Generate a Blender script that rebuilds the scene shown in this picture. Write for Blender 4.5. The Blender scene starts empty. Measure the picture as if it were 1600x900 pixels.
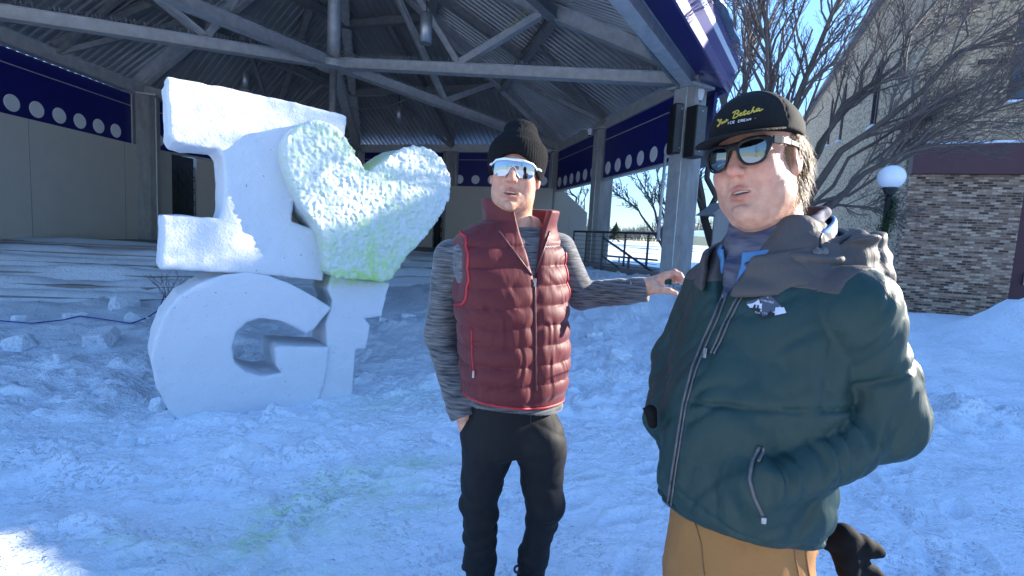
import bpy, math, random
import numpy as np
from mathutils import Vector, Matrix
random.seed(7); rng = np.random.default_rng(7)
scene = bpy.context.scene
COL = scene.collection
R_ = math.radians
FPX = 785.0; PITCH = R_(5.75); ROLL = R_(3.1)
CAM = np.array([0.0, 0.0, 1.53])
_F = np.array([0, math.cos(PITCH), -math.sin(PITCH)])
_U0 = np.array([0, math.sin(PITCH), math.cos(PITCH)]); _X0 = np.array([1.0, 0, 0])
_R = math.cos(ROLL)*_X0 + math.sin(ROLL)*_U0
_U = -math.sin(ROLL)*_X0 + math.cos(ROLL)*_U0
def ray(px, py): return _F + _R*((px-800)/FPX) - _U*((py-450)/FPX)
def P(px, py, d): return CAM + ray(px, py)*d
def Gz(px, py, z):
    r = ray(px, py); return CAM + r*((z-CAM[2])/r[2])
def nrm(v):
    v = np.asarray(v, float); return v/np.linalg.norm(v)

# ---------------------------------------------------------------- materials
def mat(name, color=(.5,.5,.5), rough=.6, metal=0, noise=None, bump=None, coat=0, spec=.5, sss=0, alpha=None, sheen=0, coord='Object'):
    """noise=(scale, amount, detail, colour2); bump=(scale, strength, distance)"""
    m = bpy.data.materials.new(name); m.use_nodes = True
    nt = m.node_tree; b = nt.nodes['Principled BSDF']
    b.inputs['Base Color'].default_value = (*color, 1); b.inputs['Roughness'].default_value = rough
    b.inputs['Metallic'].default_value = metal; b.inputs['Specular IOR Level'].default_value = spec
    b.inputs['Coat Weight'].default_value = coat
    if sheen: b.inputs['Sheen Weight'].default_value = sheen; b.inputs['Sheen Roughness'].default_value = .4
    if sss:
        b.inputs['Subsurface Weight'].default_value = sss
        b.inputs['Subsurface Radius'].default_value = (.9,.35,.2); b.inputs['Subsurface Scale'].default_value = .008
    tc = nt.nodes.new('ShaderNodeTexCoord')
    m['_'] = 0
    if noise:
        sc, amt, det, c2 = noise
        n = nt.nodes.new('ShaderNodeTexNoise'); n.inputs['Scale'].default_value = sc if not isinstance(sc, tuple) else 1
        n.inputs['Detail'].default_value = det; n.inputs['Roughness'].default_value = .6
        src = tc.outputs[coord]
        if isinstance(sc, tuple):
            mp = nt.nodes.new('ShaderNodeMapping'); mp.inputs['Scale'].default_value = sc
            nt.links.new(src, mp.inputs[0]); src = mp.outputs[0]
        nt.links.new(src, n.inputs['Vector'])
        cr = nt.nodes.new('ShaderNodeValToRGB'); cr.name = 'ramp'
        cr.color_ramp.elements[0].position = .5-amt/2; cr.color_ramp.elements[1].position = .5+amt/2
        cr.color_ramp.elements[0].color = (*color, 1); cr.color_ramp.elements[1].color = (*c2, 1)
        nt.links.new(n.outputs['Fac'], cr.inputs[0]); nt.links.new(cr.outputs[0], b.inputs['Base Color'])
    if bump:
        sc, st, di = bump
        n = nt.nodes.new('ShaderNodeTexNoise'); n.inputs['Scale'].default_value = sc if not isinstance(sc, tuple) else 1
        n.inputs['Detail'].default_value = 5
        src = tc.outputs[coord]
        if isinstance(sc, tuple):
            mp = nt.nodes.new('ShaderNodeMapping'); mp.inputs['Scale'].default_value = sc
            nt.links.new(src, mp.inputs[0]); src = mp.outputs[0]
        nt.links.new(src, n.inputs['Vector'])
        bp = nt.nodes.new('ShaderNodeBump'); bp.inputs['Strength'].default_value = st; bp.inputs['Distance'].default_value = di
        nt.links.new(n.outputs['Fac'], bp.inputs['Height']); nt.links.new(bp.outputs[0], b.inputs['Normal'])
    del m['_']
    return m
def creases(m, scale, strength, dist):
    """an extra layer of sharp cloth creases under the weave"""
    nt = m.node_tree; b = nt.nodes['Principled BSDF']; tc = nt.nodes.new('ShaderNodeTexCoord')
    mp = nt.nodes.new('ShaderNodeMapping'); mp.inputs['Scale'].default_value = scale; mp.inputs['Rotation'].default_value = (.4, .5, .3)
    n = nt.nodes.new('ShaderNodeTexNoise'); n.noise_type = 'RIDGED_MULTIFRACTAL'; n.inputs['Scale'].default_value = 1; n.inputs['Detail'].default_value = 4; n.inputs['Distortion'].default_value = .6
    nt.links.new(tc.outputs['Object'], mp.inputs[0]); nt.links.new(mp.outputs[0], n.inputs['Vector'])
    bp = nt.nodes.new('ShaderNodeBump'); bp.inputs['Strength'].default_value = strength; bp.inputs['Distance'].default_value = dist; bp.invert = True
    nt.links.new(n.outputs['Fac'], bp.inputs['Height'])
    lk = b.inputs['Normal'].links
    if lk: nt.links.new(bp.outputs[0], lk[0].from_node.inputs['Normal'])
    else: nt.links.new(bp.outputs[0], b.inputs['Normal'])
def bsdf(m): return m.node_tree.nodes['Principled BSDF']

# ---------------------------------------------------------------- objects
def tag(o, label=None, cat=None, group=None, kind=None):
    if label: o['label'] = label
    if cat: o['category'] = cat
    if group: o['group'] = group
    if kind: o['kind'] = kind
    return o
def thing(name, label, cat, loc=(0,0,0), group=None):
    o = bpy.data.objects.new(name, None); COL.objects.link(o); o.location = tuple(float(v) for v in loc)
    o.empty_display_size = .1
    return tag(o, label, cat, group)
def base_of(parent):
    p = np.zeros(3)
    while parent is not None:
        p += np.array(parent.location); parent = parent.parent
    return p
def link_mesh(name, V, faces, m, parent=None, smooth=False, uv=None, loc=None, attr=None):
    """V in world coordinates; object origin = parent's base (or loc)."""
    V = np.asarray(V, np.float32).reshape(-1, 3)
    off = base_of(parent) if loc is None else np.asarray(loc, float)
    Vl = (V - off).astype(np.float32)
    me = bpy.data.meshes.new(name)
    if isinstance(faces, np.ndarray):
        k = faces.shape[1]; nf = len(faces)
        me.vertices.add(len(Vl)); me.vertices.foreach_set('co', Vl.ravel())
        me.loops.add(nf*k); me.loops.foreach_set('vertex_index', faces.astype(np.int32).ravel())
        me.polygons.add(nf); me.polygons.foreach_set('loop_start', np.arange(0, nf*k, k, dtype=np.int32))
        me.polygons.foreach_set('loop_total', np.full(nf, k, np.int32))
        me.update(calc_edges=True)
    else:
        me.from_pydata(Vl.tolist(), [], faces); me.update()
    if smooth: me.polygons.foreach_set('use_smooth', np.ones(len(me.polygons), bool))
    if attr is not None:
        for an, av in attr.items():
            a = me.attributes.new(an, 'FLOAT', 'POINT'); a.data.foreach_set('value', np.asarray(av, np.float32))
    if uv:
        nl = len(me.loops); ul = me.uv_layers.new(name='UVMap')
        li = np.empty(nl, np.int32); me.loops.foreach_get('vertex_index', li)
        pn = np.empty(len(me.polygons)*3, np.float32); me.polygons.foreach_get('normal', pn); pn = pn.reshape(-1, 3)
        lt = np.empty(len(me.polygons), np.int32); me.polygons.foreach_get('loop_total', lt)
        n = np.repeat(pn, lt, axis=0); p = V[li]
        hz = np.abs(n[:, 2]) > .8
        t = np.stack([-n[:, 1], n[:, 0], np.zeros(nl)], 1); t /= (np.linalg.norm(t, axis=1, keepdims=True)+1e-9)
        u = np.where(hz, p[:, 0], (p*t).sum(1)); v = np.where(hz, p[:, 1], p[:, 2])
        ul.data.foreach_set('uv', np.stack([u, v], 1).astype(np.float32).ravel())
    if m is not None: me.materials.append(m)
    o = bpy.data.objects.new(name, me); COL.objects.link(o)
    if parent is not None:
        o.parent = parent
        if loc is not None: o.location = tuple((np.asarray(loc) - base_of(parent)).tolist())
    elif loc is not None: o.location = tuple(float(x) for x in loc)
    return o
class MB:
    def __init__(s): s.V = []; s.F = []
    def add(s, V, F):
        b = len(s.V); s.V += [tuple(map(float, v)) for v in V]; s.F += [[b+i for i in f] for f in F]; return s
    def box(s, c, size, ax=None):
        c = np.asarray(c, float); h = np.asarray(size, float)/2
        ax = np.eye(3) if ax is None else np.asarray(ax, float)
        V = [c + ax[0]*h[0]*i + ax[1]*h[1]*j + ax[2]*h[2]*k for k in (-1, 1) for j in (-1, 1) for i in (-1, 1)]
        return s.add(V, [[0,2,3,1],[4,5,7,6],[0,1,5,4],[2,6,7,3],[0,4,6,2],[1,3,7,5]])
    def bar(s, a, b, w, h, up=(0,0,1)):
        a = np.asarray(a, float); b = np.asarray(b, float); d = b-a; L = np.linalg.norm(d); d /= L
        up = np.asarray(up, float)
        sd = np.cross(d, up); sd = nrm(sd) if np.linalg.norm(sd) > 1e-6 else np.array([1., 0, 0])
        u = np.cross(sd, d)
        return s.box((a+b)/2, (L, w, h), [d, sd, u])
    def tube(s, pts, r, n=8, cap=True):
        pts = np.asarray(pts, float); k = len(pts)
        r = np.full(k, r, float) if np.isscalar(r) else np.asarray(r, float)
        T = np.gradient(pts, axis=0); T /= np.linalg.norm(T, axis=1, keepdims=True)+1e-12
        u = np.cross(T[0], [0, 0, 1.]);
        if np.linalg.norm(u) < 1e-3: u = np.cross(T[0], [1., 0, 0])
        u = nrm(u); V = []
        for i in range(k):
            u = u - T[i]*np.dot(u, T[i]); u = nrm(u); w = np.cross(T[i], u)
            for j in range(n):
                a = 2*math.pi*j/n; V.append(pts[i]+r[i]*(math.cos(a)*u+math.sin(a)*w))
        F = [[i*n+j, i*n+(j+1) % n, (i+1)*n+(j+1) % n, (i+1)*n+j] for i in range(k-1) for j in range(n)]
        if cap: F += [list(range(n))[::-1], [(k-1)*n+j for j in range(n)]]
        return s.add(V, F)
    def prism(s, poly, o, ux, uy, depth):
        """poly 2-D points; o origin; ux, uy axes; extruded by vector depth"""
        o = np.asarray(o, float); ux = np.asarray(ux, float); uy = np.asarray(uy, float); depth = np.asarray(depth, float)
        n = len(poly); A = [o+ux*p[0]+uy*p[1] for p in poly]; B = [a+depth for a in A]
        return s.add(A+B, [list(range(n))[::-1], list(range(n, 2*n))]+[[i, (i+1) % n, n+(i+1) % n, n+i] for i in range(n)])
    def lathe(s, prof, o, n=20, axis=(0,0,1)):
        o = np.asarray(o, float); ax = nrm(axis); u = np.cross(ax, [1., 0, 0]) if abs(ax[0]) < .9 else np.cross(ax, [0, 1., 0])
        u = nrm(u); w = np.cross(ax, u); V = []
        for (r, z) in prof:
            for j in range(n):
                a = 2*math.pi*j/n; V.append(o+ax*z+r*(math.cos(a)*u+math.sin(a)*w))
        k = len(prof); F = [[i*n+j, i*n+(j+1) % n, (i+1)*n+(j+1) % n, (i+1)*n+j] for i in range(k-1) for j in range(n)]
        F += [list(range(n))[::-1], [(k-1)*n+j for j in range(n)]]
        return s.add(V, F)
    def build(s, name, m, parent=None, smooth=False, bevel=0, uv=False, loc=None):
        o = link_mesh(name, s.V, s.F, m, parent, smooth, uv, loc)
        if bevel:
            b = o.modifiers.new('bevel', 'BEVEL'); b.width = bevel; b.segments = 2; b.limit_method = 'ANGLE'
        return o
def copy_tree(o, parent=None):
    c = o.copy(); COL.objects.link(c)
    if parent is not None: c.parent = parent
    for ch in list(o.children): copy_tree(ch, c)
    return c

# ---------------------------------------------------------------- noise
def _hash(ix, iy, iz, seed):
    h = (ix*np.int64(374761393) + iy*np.int64(668265263) + iz*np.int64(2147483647 % 1274126177) + np.int64(seed)*np.int64(974634893)) & 0xFFFFFFFF
    h = ((h ^ (h >> 13))*np.int64(1274126177)) & 0xFFFFFFFF
    h = h ^ (h >> 16)
    return (h & 0xFFFF)/65535.0
def vn(p, freq=1.0, seed=0):
    """value noise in -1..1"""
    q = p*np.asarray(freq, float); i = np.floor(q).astype(np.int64); f = q-i; f = f*f*(3-2*f)
    r = 0
    for dx in (0, 1):
        wx = f[..., 0] if dx else 1-f[..., 0]
        for dy in (0, 1):
            wy = f[..., 1] if dy else 1-f[..., 1]
            for dz in (0, 1):
                wz = f[..., 2] if dz else 1-f[..., 2]
                r = r + wx*wy*wz*_hash(i[..., 0]+dx, i[..., 1]+dy, i[..., 2]+dz, seed)
    return r*2-1
def fbm(p, freq=1.0, oct=3, seed=0, gain=.5):
    a = 1; t = 0; fr = np.asarray(freq, float); n = 0
    for k in range(oct):
        t = t + a*vn(p, fr, seed+k*17); n += a; a *= gain; fr = fr*2.03
    return t/n

# ---------------------------------------------------------------- signed distance modelling
def smin(a, b, k):
    h = np.clip(.5+.5*(b-a)/k, 0, 1); return b*(1-h)+a*h-k*h*(1-h)
def smax(a, b, k): return -smin(-a, -b, k)
def ell(p, c, r):
    q = p-np.asarray(c); r = np.asarray(r); k0 = np.linalg.norm(q/r, axis=1); k1 = np.linalg.norm(q/(r*r), axis=1)
    return k0*(k0-1)/(k1+1e-9)
def sph(p, c, r): return np.linalg.norm(p-np.asarray(c), axis=1)-r
def cap(p, a, b, ra, rb=None, ret=False):
    rb = ra if rb is None else rb
    a = np.asarray(a, float); ab = np.asarray(b, float)-a; t = np.clip((p-a)@ab/(ab@ab), 0, 1)
    d = np.linalg.norm(p-a-t[:, None]*ab, axis=1)-(ra+(rb-ra)*t)
    return (d, t) if ret else d
def chain(p, pts, rad, k=.0):
    d = None
    for i in range(len(pts)-1):
        e = cap(p, pts[i], pts[i+1], rad[i], rad[i+1])
        d = e if d is None else (smin(d, e, k) if k else np.minimum(d, e))
    return d
def boxsdf(p, c, h, ax=None, r=0):
    q = p-np.asarray(c)
    if ax is not None: q = q@np.asarray(ax).T
    q = np.abs(q)-(np.asarray(h)-r)
    return np.linalg.norm(np.maximum(q, 0), axis=1)+np.minimum(q.max(1), 0)-r
def poly2(p, poly):
    """2-D polygon distance, negative inside"""
    v = np.asarray(poly, float); n = len(v); d = np.full(len(p), 1e9); s = np.ones(len(p))
    for i in range(n):
        a = v[i]; b = v[i-1]; e = b-a; w = p-a
        t = np.clip((w@e)/(e@e+1e-12), 0, 1); q = w-t[:, None]*e; d = np.minimum(d, (q*q).sum(1))
        c1 = p[:, 1] >= a[1]; c2 = p[:, 1] < b[1]; c3 = e[0]*w[:, 1] > e[1]*w[:, 0]
        s = np.where((c1 & c2 & c3) | (~c1 & ~c2 & ~c3), -s, s)
    return s*np.sqrt(d)
def nets(fn, lo, hi, h, pad=.6, B=8):
    """sparse surface nets: returns V, quads"""
    lo = np.asarray(lo, float); hi = np.asarray(hi, float)
    nb = np.ceil((hi-lo)/(h*B)).astype(int); n = nb*B+1
    cx = [lo[a]+(np.arange(nb[a])+.5)*B*h for a in range(3)]
    C = np.stack(np.meshgrid(*cx, indexing='ij'), -1).reshape(-1, 3)
    dc = fn(C); act = np.abs(dc) < B*h*(.87+pad)
    S = np.repeat(np.repeat(np.repeat(np.sign(dc).reshape(nb), B, 0), B, 1), B, 2).astype(np.float32)
    S = np.pad(S, ((0, 1), (0, 1), (0, 1)), mode='edge')
    mask = np.zeros(n, bool)
    for bi in np.argwhere(act.reshape(nb)):
        i, j, k = bi*B; mask[i:i+B+1, j:j+B+1, k:k+B+1] = True
    idx = np.argwhere(mask)
    vals = np.empty(len(idx), np.float32); CH = 400000
    for s in range(0, len(idx), CH): vals[s:s+CH] = fn(lo+idx[s:s+CH]*h)
    S[mask] = vals
    neg = S < 0
    cnt = np.zeros(tuple(n-1), np.int8)
    sl = lambda o: tuple(slice(o[a], n[a]-1+o[a]) for a in range(3))
    corners = [(i, j, k) for i in (0, 1) for j in (0, 1) for k in (0, 1)]
    for o in corners: cnt += neg[sl(o)]
    cells = np.argwhere((cnt > 0) & (cnt < 8))
    vid = np.full(tuple(n-1), -1, np.int32); vid[cells[:, 0], cells[:, 1], cells[:, 2]] = np.arange(len(cells))
    acc = np.zeros((len(cells), 3)); num = np.zeros(len(cells))
    for a in corners:
        for ax in range(3):
            if a[ax]: continue
            b = list(a); b[ax] = 1
            ia = cells+np.array(a); ib = cells+np.array(b)
            va = S[ia[:, 0], ia[:, 1], ia[:, 2]]; vb = S[ib[:, 0], ib[:, 1], ib[:, 2]]
            x = (va < 0) != (vb < 0); t = np.where(x, va/(va-vb+1e-20), 0)
            q = np.tile(np.array(a, float), (len(cells), 1)); q[:, ax] += t
            acc += np.where(x[:, None], q, 0); num += x
    V = lo+(cells+acc/np.maximum(num, 1)[:, None])*h
    Q = []
    for ax in range(3):
        u, v = (ax+1) % 3, (ax+2) % 3
        s0 = [slice(None)]*3; s1 = [slice(None)]*3
        s0[ax] = slice(0, n[ax]-1); s1[ax] = slice(1, n[ax])
        for a in (u, v): s0[a] = slice(1, n[a]-1); s1[a] = slice(1, n[a]-1)
        A = neg[tuple(s0)]; Bm = neg[tuple(s1)]
        for flip in (0, 1):
            e = np.argwhere((A & ~Bm) if not flip else (~A & Bm))
            if not len(e): continue
            e[:, u] += 1; e[:, v] += 1
            def at(du, dv):
                c = e.copy(); c[:, u] += du; c[:, v] += dv; return vid[c[:, 0], c[:, 1], c[:, 2]]
            q = np.stack([at(-1, -1), at(0, -1), at(0, 0), at(-1, 0)], 1)
            Q.append(q if not flip else q[:, ::-1])
    return V, np.concatenate(Q)
def sdf_obj(name, fn, lo, hi, h, m, parent=None, attr=None, loc=None, smooth_it=0, post=None):
    V, Q = nets(fn, lo, hi, h)
    ok = (Q >= 0).all(1); Q = Q[ok]
    if post is not None: V = post(V)
    return link_mesh(name, V, Q, m, parent, True, loc=loc, attr=attr(V) if attr else None)
# ================================================================= sky, sun, camera
SUN_AZ = R_(17); SUN_EL = R_(19.2)          # measured from +X towards +Y
world = bpy.data.worlds.new('World'); scene.world = world; world.use_nodes = True
_nt = world.node_tree; _bg = _nt.nodes['Background']
_sky = _nt.nodes.new('ShaderNodeTexSky'); _sky.sky_type = 'NISHITA'; _sky.sun_disc = False
_sky.sun_elevation = SUN_EL; _sky.sun_rotation = math.pi/2-SUN_AZ
_sky.altitude = 1500; _sky.air_density = 1.0; _sky.dust_density = 0; _sky.ozone_density = 4.0
def skyc(k, sat):
    bw=_nt.nodes.new('ShaderNodeRGBToBW'); ma=_nt.nodes.new('ShaderNodeMath'); ma.operation='MULTIPLY_ADD'; ma.inputs[1].default_value=k; ma.inputs[2].default_value=1
    dv=_nt.nodes.new('ShaderNodeMath'); dv.operation='DIVIDE'; dv.inputs[0].default_value=1
    sc=_nt.nodes.new('ShaderNodeVectorMath'); sc.operation='SCALE'
    hs=_nt.nodes.new('ShaderNodeHueSaturation'); hs.inputs['Saturation'].default_value=sat
    L=_nt.links.new
    L(_sky.outputs[0],bw.inputs[0]); L(bw.outputs[0],ma.inputs[0]); L(ma.outputs[0],dv.inputs[1]); L(_sky.outputs[0],sc.inputs[0]); L(dv.outputs[0],sc.inputs['Scale'])
    L(sc.outputs[0],hs.inputs['Color']); L(hs.outputs[0],_bg.inputs[0])
skyc(.8, 1.02); _bg.inputs[1].default_value = .15
_sl = bpy.data.lights.new('sun', 'SUN'); _sl.energy = 2.0; _sl.angle = R_(.5); _sl.color = (1, .92, .80)
sun = bpy.data.objects.new('sun', _sl); COL.objects.link(sun)
SUND = np.array([math.cos(SUN_EL)*math.cos(SUN_AZ), math.cos(SUN_EL)*math.sin(SUN_AZ), math.sin(SUN_EL)])
sun.rotation_euler = Vector(SUND).to_track_quat('Z', 'Y').to_euler()
cd = bpy.data.cameras.new('camera'); cd.sensor_width = 36; cd.lens = FPX/1600*36; cd.clip_end = 3000; cd.clip_start = .05
cam = bpy.data.objects.new('camera', cd); COL.objects.link(cam)
cam.matrix_world = Matrix(((_R[0], _U[0], -_F[0], CAM[0]), (_R[1], _U[1], -_F[1], CAM[1]), (_R[2], _U[2], -_F[2], CAM[2]), (0, 0, 0, 1)))
scene.camera = cam
vs = scene.view_settings; vs.view_transform = 'Standard'; vs.look = 'None'; vs.gamma = 1; vs.use_curve_mapping = False; vs.exposure = 3.03
scene.cycles.max_bounces = 6; scene.cycles.diffuse_bounces = 5; scene.cycles.glossy_bounces = 3; scene.cycles.transmission_bounces = 3

# ================================================================= materials
M = {}
def snow_mat(name, col=(.82,.86,.9), green=0, fine=1.0, crumb=.30, bst=.9):
    m = mat(name, col, .55, spec=.3)
    nt = m.node_tree; b = bsdf(m); tc = nt.nodes.new('ShaderNodeTexCoord')
    n1 = nt.nodes.new('ShaderNodeTexNoise'); n1.inputs['Scale'].default_value = 11*fine; n1.inputs['Detail'].default_value = 8; n1.inputs['Roughness'].default_value = .65
    n2 = nt.nodes.new('ShaderNodeTexNoise'); n2.inputs['Scale'].default_value = 55*fine; n2.inputs['Detail'].default_value = 4
    ad = nt.nodes.new('ShaderNodeMath'); ad.operation = 'MULTIPLY_ADD'; ad.inputs[1].default_value = .32
    nt.links.new(tc.outputs['Object'], n1.inputs['Vector']); nt.links.new(tc.outputs['Object'], n2.inputs['Vector'])
    nt.links.new(n2.outputs['Fac'], ad.inputs[0]); nt.links.new(n1.outputs['Fac'], ad.inputs[2])
    bp = nt.nodes.new('ShaderNodeBump'); bp.inputs['Strength'].default_value = bst; bp.inputs['Distance'].default_value = .045
    n4 = nt.nodes.new('ShaderNodeTexNoise'); n4.inputs['Scale'].default_value = 34*fine; n4.inputs['Detail'].default_value = 3
    n5 = nt.nodes.new('ShaderNodeTexNoise'); n5.inputs['Scale'].default_value = 2.3; n5.inputs['Detail'].default_value = 3
    nt.links.new(tc.outputs['Object'], n4.inputs['Vector']); nt.links.new(tc.outputs['Object'], n5.inputs['Vector'])
    m4 = nt.nodes.new('ShaderNodeMapRange'); m4.interpolation_type = 'SMOOTHSTEP'; m4.inputs[1].default_value = .54; m4.inputs[2].default_value = .66
    m5 = nt.nodes.new('ShaderNodeMapRange'); m5.interpolation_type = 'SMOOTHSTEP'; m5.inputs[1].default_value = .40; m5.inputs[2].default_value = .62
    nt.links.new(n4.outputs['Fac'], m4.inputs[0]); nt.links.new(n5.outputs['Fac'], m5.inputs[0])
    mm = nt.nodes.new('ShaderNodeMath'); mm.operation = 'MULTIPLY'; nt.links.new(m4.outputs[0], mm.inputs[0]); nt.links.new(m5.outputs[0], mm.inputs[1])
    ad2 = nt.nodes.new('ShaderNodeMath'); ad2.operation = 'MULTIPLY_ADD'; ad2.inputs[1].default_value = crumb
    nt.links.new(mm.outputs[0], ad2.inputs[0]); nt.links.new(ad.outputs[0], ad2.inputs[2])
    nt.links.new(ad2.outputs[0], bp.inputs['Height']); nt.links.new(bp.outputs[0], b.inputs['Normal'])
    if green:
        at = nt.nodes.new('ShaderNodeAttribute'); at.attribute_name = 'dye'
        n3 = nt.nodes.new('ShaderNodeTexNoise'); n3.inputs['Scale'].default_value = 14; n3.inputs['Detail'].default_value = 6; n3.inputs['Roughness'].default_value = .7
        nt.links.new(tc.outputs['Object'], n3.inputs['Vector'])
        r3 = nt.nodes.new('ShaderNodeValToRGB'); r3.color_ramp.elements[0].position = .32; r3.color_ramp.elements[1].position = .62
        nt.links.new(n3.outputs['Fac'], r3.inputs[0])
        mu = nt.nodes.new('ShaderNodeMath'); mu.operation = 'MULTIPLY'; mu.use_clamp = True
        nt.links.new(at.outputs['Fac'], mu.inputs[0]); nt.links.new(r3.outputs[0], mu.inputs[1])
        mx = nt.nodes.new('ShaderNodeMix'); mx.data_type = 'RGBA'
        mx.inputs['A'].default_value = (*col, 1); mx.inputs['B'].default_value = (.40,.66,.16, 1)
        nt.links.new(mu.outputs[0], mx.inputs['Factor'])
        n6 = nt.nodes.new('ShaderNodeTexNoise'); n6.inputs['Scale'].default_value = 38; n6.inputs['Detail'].default_value = 2; nt.links.new(tc.outputs['Object'], n6.inputs['Vector'])
        m6 = nt.nodes.new('ShaderNodeMapRange'); m6.inputs[1].default_value = .725; m6.inputs[2].default_value = .77; nt.links.new(n6.outputs['Fac'], m6.inputs[0])
        n7 = nt.nodes.new('ShaderNodeMath'); n7.operation = 'MULTIPLY'; n7.inputs[1].default_value = .7; nt.links.new(m6.outputs[0], n7.inputs[0])
        md = nt.nodes.new('ShaderNodeMix'); md.data_type = 'RGBA'; md.inputs['B'].default_value = (.12, .11, .10, 1)
        nt.links.new(n7.outputs[0], md.inputs['Factor']); nt.links.new(mx.outputs['Result'], md.inputs['A']); nt.links.new(md.outputs['Result'], b.inputs['Base Color'])
    return m
M['snow'] = snow_mat('snow', (.765,.84,.925), 1)
M['snow_block'] = snow_mat('snow_block', (.84,.88,.92), 1)
M['galv'] = mat('galvanised_steel', (.62,.62,.61), .5, .3, noise=(6, .5, 6, (.40,.40,.40)), bump=(40, .15, .01))
M['galv_dark'] = mat('weathered_steel', (.34,.34,.34), .55, .35, noise=(9, .5, 6, (.22,.22,.22)))
M['deck'] = mat('corrugated_deck', (.42,.425,.43), .42, .45, noise=((1.2, 1.2, 1.2), .6, 5, (.28,.285,.29)))
M['column'] = mat('column_steel', (.36,.36,.35), .6, .25, noise=((7, 7, 2.2), .5, 8, (.2,.2,.2)), bump=(25, .2, .01))
M['blue'] = mat('blue_painted_metal', (.006,.008,.13), .4, 0, noise=(3, .5, 3, (.008,.010,.16)))
M['blue_gloss'] = mat('blue_gloss_metal', (.010,.016,.24), .42, .2, coat=1, noise=(3, .5, 3, (.013,.02,.28)))
bsdf(M['blue_gloss']).inputs['Coat Roughness'].default_value = .42; bsdf(M['blue_gloss']).inputs['Coat IOR'].default_value = 2.4
M['white_disc'] = mat('white_disc', (.78,.8,.82), .6, noise=(20, .5, 3, (.7,.72,.75)))
M['stage_wall'] = mat('beige_stage_wall', (.56,.53,.48), .8, noise=(2.5, .7, 6, (.49,.465,.42)), bump=(60, .15, .005))
M['black_metal'] = mat('black_metal', (.02,.02,.022), .5, .3, noise=(30, .4, 3, (.03,.03,.03)))
M['rail'] = mat('dark_rail_steel', (.07,.075,.08), .5, .5, noise=(20, .4, 4, (.11,.11,.11)))
M['lamp_metal'] = mat('grey_lamp_housing', (.45,.46,.46), .4, .7, noise=(14, .5, 4, (.34,.35,.35)))
M['maroon'] = mat('maroon_panel', (.085,.028,.034), .6, noise=(4, .6, 5, (.07,.022,.028)))
M['concrete'] = mat('grey_concrete', (.26,.25,.24), .85, noise=(5, .6, 7, (.19,.185,.18)), bump=(40, .3, .01))
M['bark'] = mat('grey_brown_bark', (.115,.095,.08), .9, noise=(18, .6, 5, (.06,.05,.043)), bump=(60, .5, .01))
M['twig'] = mat('dark_twig', (.145,.115,.10), .9, noise=(12, .5, 3, (.10,.078,.068)))
M['glass'] = mat('window_glass', (.02,.03,.05), .05, 0, spec=.8, noise=(1.5, .5, 2, (.03,.04,.06)))
M['brown_frame'] = mat('brown_window_frame', (.07,.03,.028), .5, noise=(8, .5, 3, (.055,.024,.024)))
def brick_mat(name, c1, c2, c3, mortar):
    m = mat(name, c1, .85); nt = m.node_tree; b = bsdf(m)
    uv = nt.nodes.new('ShaderNodeUVMap'); br = nt.nodes.new('ShaderNodeTexBrick')
    br.inputs['Scale'].default_value = 1; br.inputs['Brick Width'].default_value = .19; br.inputs['Row Height'].default_value = .060
    br.inputs['Mortar Size'].default_value = .009; br.inputs['Bias'].default_value = -.1; br.inputs['Mortar Smooth'].default_value = .2
    br.inputs['Color1'].default_value = (0, 0, 0, 1); br.inputs['Color2'].default_value = (1, 1, 1, 1); br.inputs['Mortar'].default_value = (.5, .5, .5, 1)
    nt.links.new(uv.outputs[0], br.inputs['Vector'])
    cr = nt.nodes.new('ShaderNodeValToRGB'); e = cr.color_ramp.elements
    e[0].color = (*c1, 1); e[1].color = (*c3, 1); e[0].position = .12; e[1].position = .8
    k = e.new(.4); k.color = (*c2, 1); k = e.new(.0); k.color = (c1[0]*.45, c1[1]*.45, c1[2]*.45, 1)
    nt.links.new(br.outputs['Color'], cr.inputs[0])
    n = nt.nodes.new('ShaderNodeTexNoise'); n.inputs['Scale'].default_value = 11; n.inputs['Detail'].default_value = 8; nt.links.new(uv.outputs[0], n.inputs['Vector'])
    mx0 = nt.nodes.new('ShaderNodeMix'); mx0.data_type = 'RGBA'; mx0.blend_type = 'OVERLAY'; mx0.inputs['Factor'].default_value = .8
    nt.links.new(cr.outputs[0], mx0.inputs['A']); nt.links.new(n.outputs['Fac'], mx0.inputs['B'])
    mx = nt.nodes.new('ShaderNodeMix'); mx.data_type = 'RGBA'; mx.inputs['B'].default_value = (*mortar, 1)
    nt.links.new(br.outputs['Fac'], mx.inputs['Factor']); nt.links.new(mx0.outputs['Result'], mx.inputs['A']); nt.links.new(mx.outputs['Result'], b.inputs['Base Color'])
    bp = nt.nodes.new('ShaderNodeBump'); bp.inputs['Strength'].default_value = .6; bp.inputs['Distance'].default_value = .01; bp.invert = True
    nt.links.new(br.outputs['Fac'], bp.inputs['Height']); nt.links.new(bp.outputs[0], b.inputs['Normal'])
    return m
M['brick_tan'] = brick_mat('tan_brick', (.34,.22,.12), (.42,.285,.16), (.50,.37,.23), (.40,.30,.205))
M['brick_brown'] = brick_mat('brown_brick', (.15,.078,.048), (.245,.145,.092), (.50,.36,.25), (.27,.195,.145))

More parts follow.
